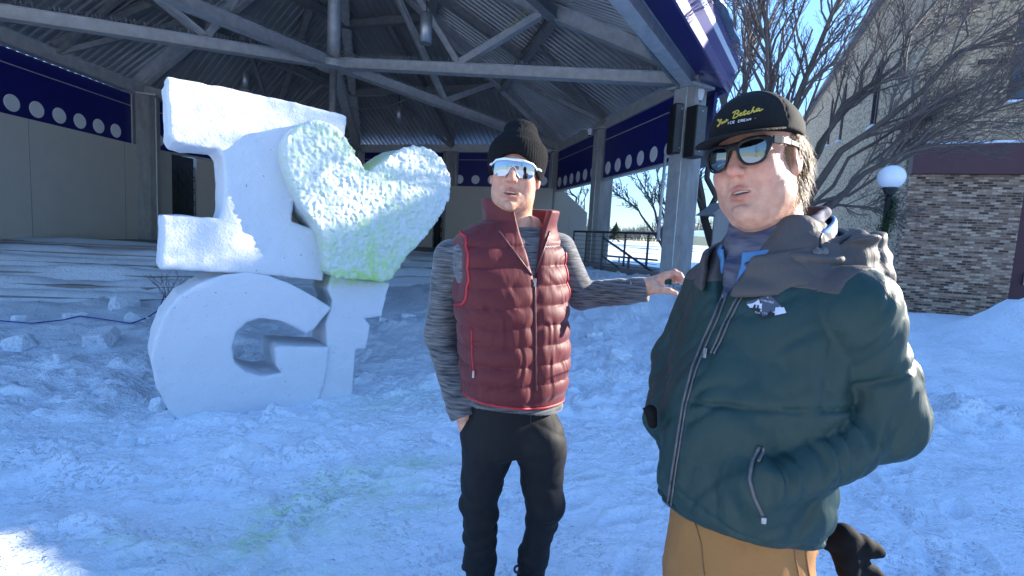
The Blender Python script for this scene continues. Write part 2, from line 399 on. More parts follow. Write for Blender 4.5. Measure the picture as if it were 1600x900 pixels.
# ================================================================= ground
STEP_EDGE = np.array([(-40, 7.0), (-12, 9.3), (-7, 10.1), (-3.0, 13.6), (1.6, 14.2), (3.2, 10.6)])
def sstep(a, b, x):
    t = np.clip((x-a)/(b-a), 0, 1); return t*t*(3-2*t)
def ground_base(x, y):
    p3 = np.stack([x, y, np.zeros_like(x)], -1)
    z = np.zeros_like(x)
    # bank up to the stage on the right, mild rise on the left
    right = sstep(-2.5, .3, x)
    z += right*sstep(3.6, 10.8, y)*.80*(1-sstep(14, 30, y)*.9)*(1-.8*sstep(4.4, 7, x))
    z += (1-right)*sstep(4.5, 9.5, y)*.16
    z += .12*fbm(p3, .35, 3, 5)*sstep(2.5, 6, y)
    # drift by the brick building
    z += .80*np.exp(-(((x-8.5)/1.05)**2+((y-8.15)/.75)**2))+.5*np.exp(-(((x-10.2)/1.2)**2+((y-8.6)/.8)**2))+.12*np.exp(-(((x-6.3)/2.2)**2+((y-9.2)/2.2)**2))
    z += .15*np.exp(-(((x-7.4)/1.4)**2+((y-7.0)/1.2)**2))
    z += .10*np.exp(-(((x-6.2)/.9)**2+((y-10.4)/1.2)**2))
    z += sstep(25, 60, y)*.9+ sstep(60, 200, y)*1.5
    return z
_pr = np.random.default_rng(12)
PRINTS = []
for (x0, y0, x1, y1, n_) in ((-1.6, 1.5, -.6, 3.3, 7), (-.7, 1.25, -1.2, 3.0, 7), (.5, 2.3, 2.2, 4.6, 8), (1.3, 1.3, 2.9, 3.4, 8), (-.3, 2.4, .9, 3.4, 5), (-2.6, 2.6, -.4, 2.9, 7), (2.2, 1.6, 2.6, 4.4, 7)):
    an = math.atan2(y1-y0, x1-x0)
    for i in range(n_):
        t = i/(n_-1); sd = .10*(1 if i % 2 else -1); PRINTS.append((x0+(x1-x0)*t-math.sin(an)*sd+_pr.normal(0, .05), y0+(y1-y0)*t+math.cos(an)*sd+_pr.normal(0, .05), an+_pr.normal(0, .25)))
def ground_h(x, y):
    p3 = np.stack([x, y, np.zeros_like(x)], -1)
    z = ground_base(x, y)
    left = sstep(.2, -1.2, x)
    rough = np.clip(.25+.75*np.maximum(left*sstep(2.0, 3.2, y), sstep(3.2, 4.4, y)), 0, 1)*(1-sstep(14, 30, y))
    # blocky lumps: thresholded noise terraces at two sizes
    n1 = fbm(p3, 2.4, 3, 11); n2 = fbm(p3, 6.0, 3, 23)
    z += rough*(.075*np.clip(n1+.1, 0, 1)**1.0*1.4 + .05*np.clip((n2-.05)*4, 0, 1)*(.4+.6*vn(p3, 3.1, 9)))
    n3 = 1-np.abs(fbm(p3, 13.0, 2, 31)); z += rough*.018*(n3-.6)
    # trampled prints, shallow, close by
    z += (1-rough*.6)*(.012*fbm(p3, 5, 3, 41)+.007*fbm(p3, 18, 3, 43))
    z -= .022*np.clip(vn(p3, (4.2, 3.0, 1), 51)-.35, 0, 1)*2; z += .010*np.clip((fbm(p3, 21, 2, 53)-.12)*5, 0, 1)*np.clip(.3+vn(p3, 1.7, 54), 0, 1)
    z += .07*np.exp(-(((x-4.3)/.9)**2+((y-4.7)/.45)**2))*(1+2.2*n2)
    z += .0035*fbm(p3, 34, 2, 57)*sstep(8, 5, y)
    for (fx, fy, fa) in PRINTS:
        c, s = math.cos(fa), math.sin(fa); u = (x-fx)*c+(y-fy)*s; v = -(x-fx)*s+(y-fy)*c
        k = (u/.15)**2+(v/(.055+.012*np.clip(u/.15, -1, 1)))**2
        z += -.024*np.exp(-k**2)*(1+.3*np.sin(u*150))+.008*np.exp(-((np.sqrt(k+1e-6)-1.35)/.28)**2)
    # ridge of pushed snow at lower left
    z += .30*np.exp(-(((x+2.05)/.72)**2+((y-1.62)/.42)**2))+.09*np.exp(-(((x+1.9)/.55)**2+((y-2.15+.25*(x+1.9))/.16)**2))*(1+.6*n2)
    z += .05*np.exp(-(((x+1.2)/1.2)**2+((y-3.05)/.14)**2))*(1+n2)
    return z
def ground_axis(lim0, lim1, fine0, fine1, step, growth):
    a = list(np.arange(fine0, fine1, step)); s = step; v = a[-1]
    while v < lim1: s *= growth; v += s; a.append(v)
    s = step; v = a[0]; b = []
    while v > lim0: s *= growth; v -= s; b.append(v)
    return np.array(b[::-1]+a)
gx = ground_axis(-500, 500, -3.4, 3.4, .0145, 1.04); gy = ground_axis(-25, 900, 1.05, 4.9, .0145, 1.03)
GX, GY = np.meshgrid(gx, gy, indexing='ij'); GZ = ground_h(GX, GY)
# flatten under the stage
nx, ny = GX.shape; I = np.arange(nx*ny).reshape(nx, ny)
GV = np.stack([GX, GY, GZ], -1).reshape(-1, 3)
GQ = np.stack([I[:-1, :-1], I[1:, :-1], I[1:, 1:], I[:-1, 1:]], -1).reshape(-1, 4)
def dye_amount(x, y):
    p3 = np.stack([x, y, np.zeros_like(x)], -1)
    a = np.zeros_like(x)
    for (cx, cy, rx, ry, an, am) in DYE:
        c, s = math.cos(an), math.sin(an); u = (x-cx)*c+(y-cy)*s; v = -(x-cx)*s+(y-cy)*c
        a = np.maximum(a, am*np.exp(-((u/rx)**2+(v/ry)**2)))
    return np.clip(a*(.75+.8*fbm(p3, 3.5, 4, 77)), 0, 1)
_g = lambda px, py: Gz(px, py, 0)[:2]
DYE = []
for (px, py, rx, ry, an, am) in [(470, 790, .34, .10, .75, .75), (390, 850, .3, .08, .75, .65), (560, 745, .3, .1, .5, .6), (640, 730, .25, .16, .2, .6), (230, 890, .2, .06, .3, .45), (560, 840, .2, .1, .4, .35), (470, 905, .25, .07, .3, .4), (880, 740, .3, .1, 0, .2), (640, 800, .2, .08, .3, .5), (520, 800, .5, .22, .6, .55), (600, 770, .4, .2, .3, .5), (430, 860, .45, .16, .6, .5)]:
    g = _g(px, py); DYE.append((g[0], g[1], rx, ry, an, am))
g = Gz(540, 640, .05); DYE.append((g[0]+.3, g[1]+.4, .5, .3, .6, .3))
ground = link_mesh('snow_ground', GV, GQ, M['snow'], None, True, attr={'dye': dye_amount(GV[:, 0], GV[:, 1])})
tag(ground, kind='structure')
# ================================================================= pavilion (band shell)
HUB = np.array([-4.75, 13.0, 0]); ZR = 4.78; ZH = 5.60; ZP = 8.9; ZS = .95
cA = np.array([3.4, 10.55]); cC = np.array([1.44, 18.8]); cK = np.array([-6.7, 21.3]); cE = np.array([-10.0, 13.6]); cW = np.array([-10.0, 8.6]); cV = np.array([-7.9, 3.6]); cFR = np.array([.0, 5.0])
RING = [cFR, cA, cC, cK, cE, cW, cV]
r3 = lambda p, z: np.array([p[0], p[1], z])
pav = thing('pavilion', 'open steel band shell with dark corrugated roof and blue fascia', 'pavilion', (-4.75, 13, 0))
# ---- stage floor and snow covered steps
def offset_line(L, d):
    out = []
    for i, p in enumerate(L):
        a = L[max(i-1, 0)]; b = L[min(i+1, len(L)-1)]; t = nrm(np.append(b-a, 0))[:2]
        out.append(p+np.array([t[1], -t[0]])*d)
    return out
mb = MB()
edge = STEP_EDGE
poly = list(edge)+[np.array([4.2, 11.4]), np.array([2.2, 19.5]), np.array([-6.7, 23]), np.array([-14, 23]), np.array([-40, 23])]
mb.prism(poly, (0, 0, -.2), (1, 0, 0), (0, 1, 0), (0, 0, ZS+.2))
mb.build('stage_floor', M['concrete'], pav)
for k in range(1, 6):
    L = offset_line(edge[:5], .42*k); z = ZS-.155*k
    mb = MB(); back = offset_line(edge[:5], .42*(k-1)-.05)
    mb.prism(L+back[::-1], (0, 0, -.3), (1, 0, 0), (0, 1, 0), (0, 0, z+.3)); mb.build('step', M['concrete'], pav)
# snow lying on steps: soft sheets that leave the nosing bare here and there
def snow_sheet(L0, L1, z0, z1, seed, name, thick=.06, nrow=7):
    V = []; n = 150
    T = np.linspace(0, 1, n)
    def samp(L):
        L = np.array(L); s = np.r_[0, np.cumsum(np.linalg.norm(np.diff(L, axis=0), axis=1))]; s /= s[-1]
        return np.stack([np.interp(T, s, L[:, 0]), np.interp(T, s, L[:, 1])], 1)
    A = samp(L0); B = samp(L1)
    for j in range(nrow):
        w = j/(nrow-1); q = A*(1-w)+B*w; p3 = np.c_[q, np.full(n, seed)]
        env = math.sin(min(1, w*1.25)*math.pi*.5)*(1-w**10)
        cov = np.clip(.75+1.2*fbm(p3*np.array([.8, .8, 1]), 1.0, 3, seed), 0, 1.3)
        z = z0*(1-w)+z1*w+(thick*cov*(.4+.6*math.sin(math.pi*min(1, w+.15)))+.03*fbm(p3, 5, 3, seed+5))*env-.012
        V.append(np.c_[q, z])
    V = np.stack(V, 1).reshape(-1, 3); I = np.arange(n*nrow).reshape(n, nrow)
    Q = np.stack([I[:-1, :-1], I[1:, :-1], I[1:, 1:], I[:-1, 1:]], -1).reshape(-1, 4)
    return link_mesh(name, V, Q, M['snow'], None, True)
Ls = [offset_line(edge[:5], d) for d in (-1.3, .04)]
tag(snow_sheet(Ls[1], Ls[0], ZS-.01, ZS-.01, 3, 'snow_cover', .13, 12), kind='stuff')
for k in range(1, 6):
    z = ZS-.155*k
    tag(snow_sheet(offset_line(edge[:5], .42*k+.11), offset_line(edge[:5], .42*(k-1)+.0), z-.085, z+.085, 10+k, 'snow_cover', .16), kind='stuff')
# ---- columns
def column(c, ang, ztop, w=.50, z0=.4):
    ax = [np.array([math.cos(ang), math.sin(ang), 0]), np.array([-math.sin(ang), math.cos(ang), 0]), np.array([0, 0, 1.])]
    mb = MB(); h = w/2; ch = .10
    pts = [(-h+ch, -h), (h-ch, -h), (h, -h+ch), (h, h-ch), (h-ch, h), (-h+ch, h), (-h, h-ch), (-h, -h+ch)]
    mb.prism(pts, (c[0], c[1], z0), ax[0], ax[1], (0, 0, ztop-z0))
    o = mb.build('column', M['column'], pav)
    mb = MB()
    for s in (-1, 1): mb.box(r3(c, (z0+ztop)/2)+ax[0]*s*(h+.014), (.024, w*.62, ztop-z0-.02), ax)
    mb.build('flange', M['galv'], o)
    mb = MB(); mb.box(r3(c, ztop+.03), (w*1.25, w*1.25, .05), ax); mb.build('cap_plate', M['galv'], o)
    return o
mids = [(cA+cC)/2+np.array([0, .05]), (cC+cK)/2]
column(cA, R_(30), ZR-.10, .52); column(mids[0], R_(14), ZR-.10); column(mids[1], R_(-17), ZR-.1); column(cC, R_(14), ZR-.1); column(cE+np.array([.1, 0]), R_(20), ZR-.1); column(cK, R_(-40), ZR-.1); column(cW, R_(0), ZR-.1)
# ---- ring beam, chords, rafters, purlins, webs
def beam(name, a, b, w, h, m=None, lip=True):
    mb = MB(); mb.bar(a, b, w, h)
    if lip:
        mb.bar(np.asarray(a)+[0, 0, h/2+.008], np.asarray(b)+[0, 0, h/2+.008], w*1.5, .016); mb.bar(np.asarray(a)-[0, 0, h/2+.008], np.asarray(b)-[0, 0, h/2+.008], w*1.5, .016)
    return mb.build(name, m or M['galv'], pav)
for i in range(len(RING)):
    a, b = RING[i], RING[(i+1) % len(RING)]
    if i == len(RING)-1: continue
    beam('ring_beam', r3(a, ZR+.06), r3(b, ZR+.06), .16, .26)
hub = r3(HUB, ZH); peak = r3(HUB, ZP)
mb = MB(); mb.lathe([(.0, -.15), (.40, -.15), (.42, -.12), (.42, .0), (.15, .02), (.15, .05)], hub, 28); mb.build('hub_plate', M['galv'], pav)
mb = MB(); mb.lathe([(.16, 0), (.16, ZP-ZH)], hub, 20); mb.build('king_post', M['galv'], pav, True)
mb = MB(); mb.lathe([(.09, -2.2), (.09, -.15)], hub, 14); mb.build('drop_post', M['galv_dark'], pav, True)
CH = [cA, cC, cK, cW, cV]
for c in CH:
    e = r3(c, ZR+.1); beam('bottom_chord', hub, e, .17, .20)
    d = nrm(e-hub)
    mb = MB()
    L = np.linalg.norm(e-hub); t = .6
    while t < L-.5:
        b = hub+d*t+np.array([0, 0, .125])
        for q in (-1, 0, 1):
            tip = b+np.array([rng.uniform(-.03, .03), q*.05, .11]); mb.bar(b, tip, .006, .006)
        t += .075
    tag(mb.build('bird_spikes', M['lamp_metal'], pav), kind='stuff')
for c in CH+[cE]:
    e = r3(c, ZR+.30); beam('rafter', peak, e+(e-peak)*.02, .17, .30)
for c in CH[:2]+CH[3:]:
    e = r3(c, ZR+.1); k = hub+(e-hub)*.40
    for f in (.18, .62):
        t = peak+(r3(c, ZR+.30)-peak)*f; beam('web_brace', k+[0, 0, .12], t-[0, 0, .15], .12, .14)
def rafter_pt(c, f): return peak+(r3(c, ZR+.30)-peak)*f
for f, m in ((.33, 'galv_dark'), (.66, 'galv_dark')):
    for i in range(1, 6):
        a, b = RING[i], RING[i+1]
        beam('purlin', rafter_pt(a, f)-[0, 0, .05], rafter_pt(b, f)-[0, 0, .05], .13, .2, M[m])
    a, b = RING[0], RING[1]; beam('purlin', rafter_pt(a, f)-[0, 0, .05], rafter_pt(b, f)-[0, 0, .05], .13, .2, M[m])
for i in range(1, 5):      # secondary rafters and diagonal struts from mid-side columns
    m_ = (RING[i]+RING[i+1])/2
    beam('secondary_rafter', r3(m_, ZR+.28), (rafter_pt(RING[i], .33)+rafter_pt(RING[i+1], .33))/2, .11, .18, M['galv_dark'])
    beam('strut', r3(m_, ZR+.12), (rafter_pt(RING[i], .66)*.75+rafter_pt(RING[i+1], .66)*.25)-[0, 0, .15], .09, .11, M['galv_dark'], False)
    beam('strut', r3(m_, ZR+.12), (rafter_pt(RING[i], .66)*.25+rafter_pt(RING[i+1], .66)*.75)-[0, 0, .15], .09, .11, M['galv_dark'], False)
# ---- corrugated deck, one sheet per bay
def deck(a, b, over=.75, pitch=.20):
    A, Bp = r3(a, ZR+.48), r3(b, ZR+.48); pk = peak+[0, 0, .20]
    s = nrm(Bp-A); L = np.linalg.norm(Bp-A); foot = A+s*np.dot(pk-A, s); up = pk-foot; hL = np.linalg.norm(up); u = up/hL
    n = np.cross(s, u); n = n if n[2] > 0 else -n
    f0 = np.dot(pk-A, s); V = []; F = []
    ss = []; x = -over*.6; k = 0
    prof = [(0, .0), (.42, .0), (.5, .045), (.92, .045)]
    while x < L+over*.6:
        for (fx, fz) in prof: ss.append((x+fx*pitch, fz))
        x += pitch
    for (x, z) in ss:
        if x < f0: t = max(0, (x+over*.6)/(f0+over*.6))
        else: t = max(0, (L+over*.6-x)/(L+over*.6-f0))
        p0 = A+s*x-u*over; p1 = A+s*x+u*(hL*t)
        V += [p0+n*z, p1+n*z, p0+n*(z+.012), p1+n*(z+.012)]
    for i in range(len(ss)-1):
        b0 = i*4; F += [[b0, b0+1, b0+5, b0+4], [b0+2, b0+6, b0+7, b0+3], [b0, b0+4, b0+6, b0+2]]
    link_mesh('roof_deck', V, F, M['deck'], pav)
    # snow lying on the roof
    Wt = MB(); pts = [A-s*over*.5-u*(over+.03), Bp+s*over*.5-u*(over+.03), Bp+s*over*.45+u*1.0, pk, A-s*over*.45+u*1.0]
    Wt.add([p+n*.075 for p in pts]+[p+n*(.24 if i not in (3,) else .2) for i, p in enumerate(pts)], [[4,3,2,1,0],[5,6,7,8,9]]+[[i, (i+1) % 5, 5+(i+1) % 5, 5+i] for i in range(5)])
    Wt.build('roof_snow', M['snow'], pav, bevel=.05)
for i in range(0, 6): deck(RING[i], RING[i+1])
deck(RING[6], RING[0])
# ---- blue fascia bands with white discs
def fascia(a, b, z0, z1, out, n_disc, t=.06, disc_z=None, r=.17, pad=.55, name='fascia_panel', m='blue'):
    a = np.asarray(a, float); b = np.asarray(b, float); d = nrm(np.append(b-a, 0)); o = np.array([d[1], -d[0], 0])*out
    A = r3(a, 0)+o; B = r3(b, 0)+o
    mb = MB(); mb.bar((A+[0, 0, (z0+z1)/2]), (B+[0, 0, (z0+z1)/2]), t, z1-z0); f = mb.build(name, M[m], pav)
    mb = MB(); mb.bar(A+[0, 0, z0-.03], B+[0, 0, z0-.03], t+.08, .05); mb.bar(A+[0, 0, z1-.30], B+[0, 0, z1-.30], t+.03, .018); mb.build('fascia_trim', M['galv'], f)
    L = np.linalg.norm(B-A); zz = z0+.26 if disc_z is None else disc_z
    for k in range(n_disc):
        x = pad+(L-2*pad)*k/(n_disc-1); c = A+d*x+[0, 0, zz]
        mb = MB(); mb.lathe([(0, -t/2-.01), (r-.01, -t/2-.01), (r, -t/2), (r, t/2), (r-.01, t/2+.01), (0, t/2+.01)], c, 24, axis=np.cross(d, [0, 0, 1]))
        mb.build('disc', M['white_disc'], f)
    return f
fascia(cW+np.array([0, -3]), cE, 3.42, ZR-.05, -.30, 14)
fascia(cE, cK, 3.42, ZR-.05, -.30, 12)
fascia(cK, cC, 3.42, ZR-.05, -.1, 12)
fascia(cC, mids[0], 3.32, ZR-.1, .05, 6, r=.175); fascia(mids[0], cA, 3.32, ZR-.1, .05, 6, r=.175)
# ---- stage back walls with folding gates between
def wall(a, b, z0, z1, t=.14, poly=None):
    a = np.asarray(a, float); b = np.asarray(b, float); d = nrm(np.append(b-a, 0)); L = np.linalg.norm(b-a); nn = np.cross(d, [0, 0, 1])
    mb = MB()
    if poly is None: mb.bar(r3(a, (z0+z1)/2), r3(b, (z0+z1)/2), t, z1-z0)
    else: mb.prism([(x*L, y) for x, y in poly], r3(a, 0)-nn*t/2, d, (0, 0, 1), nn*t)
    w = mb.build('stage_wall', M['stage_wall'], pav); mb = MB(); k = 2.44; zt_ = z1 if poly is None else 2.4; zb_ = z0 if poly is None else .8
    while k < L-.3:
        for s in (-1, 1): mb.bar(r3(a+d[:2]*k, zb_)+nn*s*(t/2+.001), r3(a+d[:2]*k, zt_)+nn*s*(t/2+.001), .012, .006, up=d)
        k += 2.44
    if mb.V: tag(mb.build('panel_joints', M['galv_dark'], w), kind='stuff')
    return w
def gate(a, b, z0, z1):
    a = np.asarray(a, float); b = np.asarray(b, float); d = nrm(np.append(b-a, 0)); L = np.linalg.norm(b-a); nn = np.cross(d, [0, 0, 1])
    mb = MB(); mb.bar(r3(a, (z0+z1)/2)-nn*.6-d*1.3, r3(b, (z0+z1)/2)-nn*.6+d*1.3, .03, z1-z0+.1)
    g = mb.build('gate_dark_backing', M['black_metal'], pav)  # black sheet set back behind the gate, standing in for the opening's shade
    mb = MB(); n = max(3, int(L/.22)); h = z1-z0-.35
    for i in range(n+1): mb.bar(r3(a, z0)+d*(L*i/n), r3(a, z0+h)+d*(L*i/n), .02, .02)
    for i in range(n):
        x0, x1 = L*i/n, L*(i+1)/n; z = z0
        while z < z0+h-.2:
            mb.bar(r3(a, z)+d*x0, r3(a, z+.36)+d*x1, .012, .02); mb.bar(r3(a, z+.36)+d*x0, r3(a, z)+d*x1, .012, .02); z += .36
    mb.build('folding_gate', M['black_metal'], pav)
pp = lambda px, d: P(px, 330, d)[:2]
g0 = cW+np.array([-.25, -3]); w1 = np.array([-9.98, 14.6]); w2 = np.array([-9.75, 15.4]); w3 = np.array([-7.4, 20.6])
wall(g0, w1, ZS-.1, 3.40); gate(w1, w2, ZS, 3.4); wall(w2, w3, ZS-.1, 3.40)
k0 = np.array([-6.5, 21.1]); k1 = np.array([-3.25, 20.05]); k2 = np.array([-2.72, 19.85]); k3 = np.array([2.55, 18.25])
wall(w3, k0, ZS-.1, 3.4); wall(k0, k1, ZS-.1, 3.4); gate(k1, k2, ZS, 3.4)
wall(k2, k3, 0, 0, poly=[(0, .5), (1, .5), (1, 2.55), (.82, 3.38), (0, 3.38)])
mb = MB(); c = r3(k2+(k3-k2)*.13, 1.55)+np.array([-.03, -.1, 0]); mb.lathe([(0, 0), (.1, 0), (.1, .05), (.07, .07), (0, .07)], c, 16, (-.29, -.95, 0)); mb.build('wall_port', M['galv_dark'], pav)
# ---- front eave: blue gloss gutter fascia and soffit edge, snow above
dE = nrm(np.append(cFR-cA, 0)); nE = np.array([-dE[1], dE[0], 0]); nE = nE if nE[0] > 0 else -nE
e0 = r3(cA, 0)-dE*.45+nE*.62; e1 = r3(cFR, 0)+dE*1.2+nE*.62
zt = ZR+.26
prof = [(0, -.34), (.05, -.36), (.10, -.22), (.06, -.16), (.15, -.02), (.11, .04), (.20, .17), (.20, .22), (.0, .22)]
mb = MB(); mb.prism(prof, e0+[0, 0, zt], nE, (0, 0, 1), e1-e0); mb.build('eave_fascia', M['blue_gloss'], pav)
mb = MB(); mb.prism([(0, -.30), (.0, -.26), (-.55, -.02), (-.55, -.06)], e0+[0, 0, zt], nE, (0, 0, 1), e1-e0); mb.build('soffit', M['blue'], pav)
f2 = np.append(nrm(np.append(cC-cA, 0))[:2], 0); n2 = np.array([f2[1], -f2[0], 0])
e2 = e0; e3 = r3(cC, 0)+n2*.62
mb = MB(); mb.prism(prof, e2+[0, 0, zt], n2, (0, 0, 1), e3-e2); mb.build('eave_fascia', M['blue_gloss'], pav)
# blue end panel behind corner column
mb = MB(); mb.bar(r3(cA, 4.0)+nE*.45+dE*(-.25)-[0, 0, .05], r3(cA, 4.0)+nE*.05-dE*.9-[0, 0, .05], .06, 1.45); mb.build('corner_panel', M['blue'], pav)
def snow_ridge():
    n = 90; T = np.linspace(0, 1, n); m_ = 9; V = []
    for t in T:
        c = e0+(e1-e0)*t+[0, 0, zt+.22]-dE*.1
        q = np.array([[t*9, 0, 0]])
        h = .20+.07*fbm(q, 1.6, 3, 4)[0]; w = .12+.05*fbm(q, 2.1, 2, 8)[0]
        for j in range(m_):
            a = math.pi*j/(m_-1); V.append(c+nE*(-.25+(.45+w)*math.cos(a))*1.0+np.array([0, 0, h*math.sin(a)**.6*(1+.1*fbm(q+j, 2, 2, 3)[0])]))
    I = np.arange(n*m_).reshape(n, m_); Q = np.stack([I[:-1, :-1], I[1:, :-1], I[1:, 1:], I[:-1, 1:]], -1).reshape(-1, 4)
    link_mesh('eave_snow', np.array(V), Q, M['snow'], pav, True)
snow_ridge()
# ---- things hung on it
def pendant(p, L, r, h):
    t = thing('pendant_light', '', 'lamp', p); p = np.asarray(p, float)
    MB().lathe([(r*.9, 0), (r, .0), (r, h), (r*.8, h+.03), (0, h+.03)], p, 20).build('housing', M['lamp_metal'], t, True)
    MB().lathe([(0, .02), (r*.86, .02), (r*.86, .04), (0, .04)], p, 20).build('lens', M['white_disc'], t)
    MB().tube([p+[0, 0, h], p+[0, 0, h+L]], .012, 6).build('rod', M['black_metal'], t)
    return t
for (px, py, d, lab) in [(665, 68, 9.5, 'grey cylinder pendant lamp hanging lowest and largest under the roof, right of the king post'), (383, 140, 15, 'grey cylinder pendant lamp just above the top slab of the snow letter I'), (623, 192, 17.5, 'small grey cylinder pendant lamp hanging above the snow heart')]:
    q = P(px, py, d); tag(pendant(q, max(.3, 7.2-q[2]), .115, .52), lab, None, 'pendant lamps under the pavilion roof')
def speaker(p, ang, lab):
    t = thing('loudspeaker', lab, 'speaker', p, 'loudspeakers on the corner column'); p = np.asarray(p, float)
    ax = [np.array([math.cos(ang), math.sin(ang), 0]), np.array([-math.sin(ang), math.cos(ang), 0]), np.array([0, 0, 1.])]
    MB().box(p, (.27, .28, .98), ax).build('cabinet', M['black_metal'], t, bevel=.012)
    MB().box(p-ax[1]*.146, (.23, .012, .92), ax).build('grille', M['rail'], t)
    MB().box(p+ax[1]*.2, (.06, .14, .2), ax).build('bracket', M['galv_dark'], t)
    for s in (-.38, .38): MB().lathe([(0, 0), (.014, 0), (.014, .012), (0, .012)], p-ax[1]*.152+[0, 0, s], 8, -ax[1]).build('bolt', M['lamp_metal'], t)
speaker(P(1058, 203, 10.15), R_(8), 'tall black loudspeaker on the front of the corner column, left one of the pair')
speaker(P(1086, 207, 9.85), R_(24), 'tall black loudspeaker beside the hat brim, right one of the pair')
def dome_cam(p, lab, s=1):
    t = thing('security_camera', lab, 'camera', p, 'white security cameras on the pavilion'); p = np.asarray(p, float)
    MB().lathe([(.0, -.13*s), (.04*s, -.125*s), (.062*s, -.09*s), (.075*s, -.04*s), (.085*s, .05*s), (.07*s, .08*s), (0, .085*s)], p, 18).build('housing', M['white_disc'], t, True)
    MB().lathe([(0, -.155*s), (.03*s, -.15*s), (.045*s, -.12*s), (0, -.12*s)], p, 14).build('lens_dome', M['black_metal'], t, True)
    MB().tube([p+[0, 0, .05*s], p+[-.12*s, .05, .06*s], p+[-.3*s, .15, 0]], .028*s, 8).build('arm', M['lamp_metal'], t, True)
dome_cam(P(1093, 147, 10.0), 'white dome security camera on the corner column beside the blue eave', 1.1)
dome_cam(P(922, 205, 14.2), 'small white security camera atop the middle column', .9)
def cable(pts, r, name, lab, m='black_metal', sag=0, n=24):
    pts = [np.asarray(p, float) for p in pts]; out = []
    for i in range(len(pts)-1):
        for k in range(n):
            t = k/n; q = pts[i]*(1-t)+pts[i+1]*t; out.append(q-[0, 0, 4*sag*t*(1-t)])
    out.append(pts[-1]); return tag(MB().tube(out, r, 6).build(name, M[m], None, True), lab, 'cable')
M['wire_yellow'] = mat('yellow_wire', (.45, .42, .12), .5, noise=(9, .3, 2, (.4, .38, .1)))
cable([P(300, 5, 9.5), P(505, 70, 12.6), P(690, 108, 12.0)], .014, 'slack_cable', 'pale cable drooping from the roof past the king post', 'lamp_metal', .12)
cable([P(520, 160, 16), P(690, 120, 15)], .012, 'lamp_wire', 'thin wire looping to the hanging lamps under the roof', 'lamp_metal', .5)
cable([P(955, -40, 7.5), P(990, 40, 8.3), P(1020, 88, 9.0), P(1066, 142, 10.2)], .035, 'conduit', 'dark round conduit running down the soffit to the corner column', 'galv_dark', .0, 8)
cable([P(836, 2, 11), P(770, 60, 11.5), P(722, 104, 11.9)], .012, 'yellow_wire', 'thin yellow wire along a roof brace', 'wire_yellow', .05)
# conduit on the corner column
mb = MB(); q = P(1040, 240, 10.05); q2 = P(1028, 375, 10.05); mb.tube([q, q2], .03, 8)
for f in (.35, .75): mb.box(q*(1-f)+q2*f, (.1, .05, .06))
mb.build('downpipe', M['galv'], pav, True)
# ---- guard railing on the stage side steps
rl = thing('guard_railing', 'dark steel guard railing with wires and stair rail beside the stage', 'railing', (2.4, 13, ZS))
ra, rb = P(897, 362, 14.6), P(1030, 366, 11.6); ra[2] = rb[2] = 1.80
mb = MB(); mb.tube([ra, rb], .028, 8); mb.build('top_rail', M['rail'], rl)
for f in (0, .18, .40, .66, .9):
    q = ra*(1-f)+rb*f; MB().bar(q, q-[0, 0, 1.05], .045, .045).build('post', M['rail'], rl)
mb = MB()
for k in range(1, 8): mb.tube([ra-[0, 0, .12*k], rb-[0, 0, .12*k]], .006, 5)
mb.build('wires', M['rail'], rl)
rc, rd = P(942, 371, 12.6), P(1030, 432, 11.0)
mb = MB(); mb.tube([rc, rd, rd-[0, 0, .1]], .03, 8); mb.tube([rc-[0, 0, .45], rd-[0, 0, .45]], .02, 8); mb.build('stair_rail', M['rail'], rl)
for f in (.0, .5, .98):
    q = rc*(1-f)+rd*f; MB().bar(q, q-[0, 0, .95], .045, .045).build('post', M['rail'], rl)
rl2 = thing('far_railing', 'low dark railing in the snow beyond the stage stair', 'railing', P(985, 408, 19))
mb = MB(); a, b = P(935, 399, 19), P(1028, 407, 19); mb.tube([a, b], .03, 8); mb.build('top_rail', M['rail'], rl2)
for f in (.1, .35, .5, .8): 
    q = a*(1-f)+b*f; MB().bar(q, q-[0, 0, .9], .05, .05).build('post', M['rail'], rl2)
# ================================================================= brick building
bu = nrm([.925, -.38, 0]); bv = nrm([.38, .925, 0]); bc = np.array([9.9, 13.0, 0.]); BH = 8.0; BT = 9.9
bld = thing('brick_building', 'tan and brown brick building with maroon band and tall windows', 'building', bc)
zv = np.array([0, 0, 1.])
def slab(name, o, u, L, z0, z1, t, m, openings=(), par=None):
    """wall from o along u, thick towards +bv or +bu; openings = (x0,x1,z0,z1)"""
    w = np.cross(zv, u); w = w if np.dot(w, bu+bv) > 0 else -w
    mb = MB(); xs = sorted({0, L, *[v for q in openings for v in q[:2]]}); zs = sorted({z0, z1, *[v for q in openings for v in q[2:]]})
    for i in range(len(xs)-1):
        for j in range(len(zs)-1):
            xm, zm = (xs[i]+xs[i+1])/2, (zs[j]+zs[j+1])/2
            if any(q[0] < xm < q[1] and q[2] < zm < q[3] for q in openings): continue
            c = o+u*xm+w*t/2; mb.box([c[0], c[1], zm], (xs[i+1]-xs[i], t, zs[j+1]-zs[j]), [u, w, zv])
    return mb.build(name, M[m], bld, uv=True)
def plane_xz(px, py, o, u):
    n = np.cross(u, zv); r = ray(px, py); t = np.dot(o-CAM, n)/np.dot(r, n); q = CAM+r*t; return np.dot(q-o, u), q[2]
xw0, zw1 = plane_xz(1588, 18, bc, bu); xw0b, zw0 = plane_xz(1572, 158, bc, bu); xb, zb0 = plane_xz(1500, 273, bc, bu); _, zb1 = plane_xz(1500, 227, bc, bu)
W1 = (xw0+.05, xw0+2.0, zw0, zw1)
xd, _ = plane_xz(1585, 400, bc, bu)
BLD = dict(xw0=xw0, zw0=zw0, zw1=zw1, zb0=zb0, zb1=zb1, xd=xd)
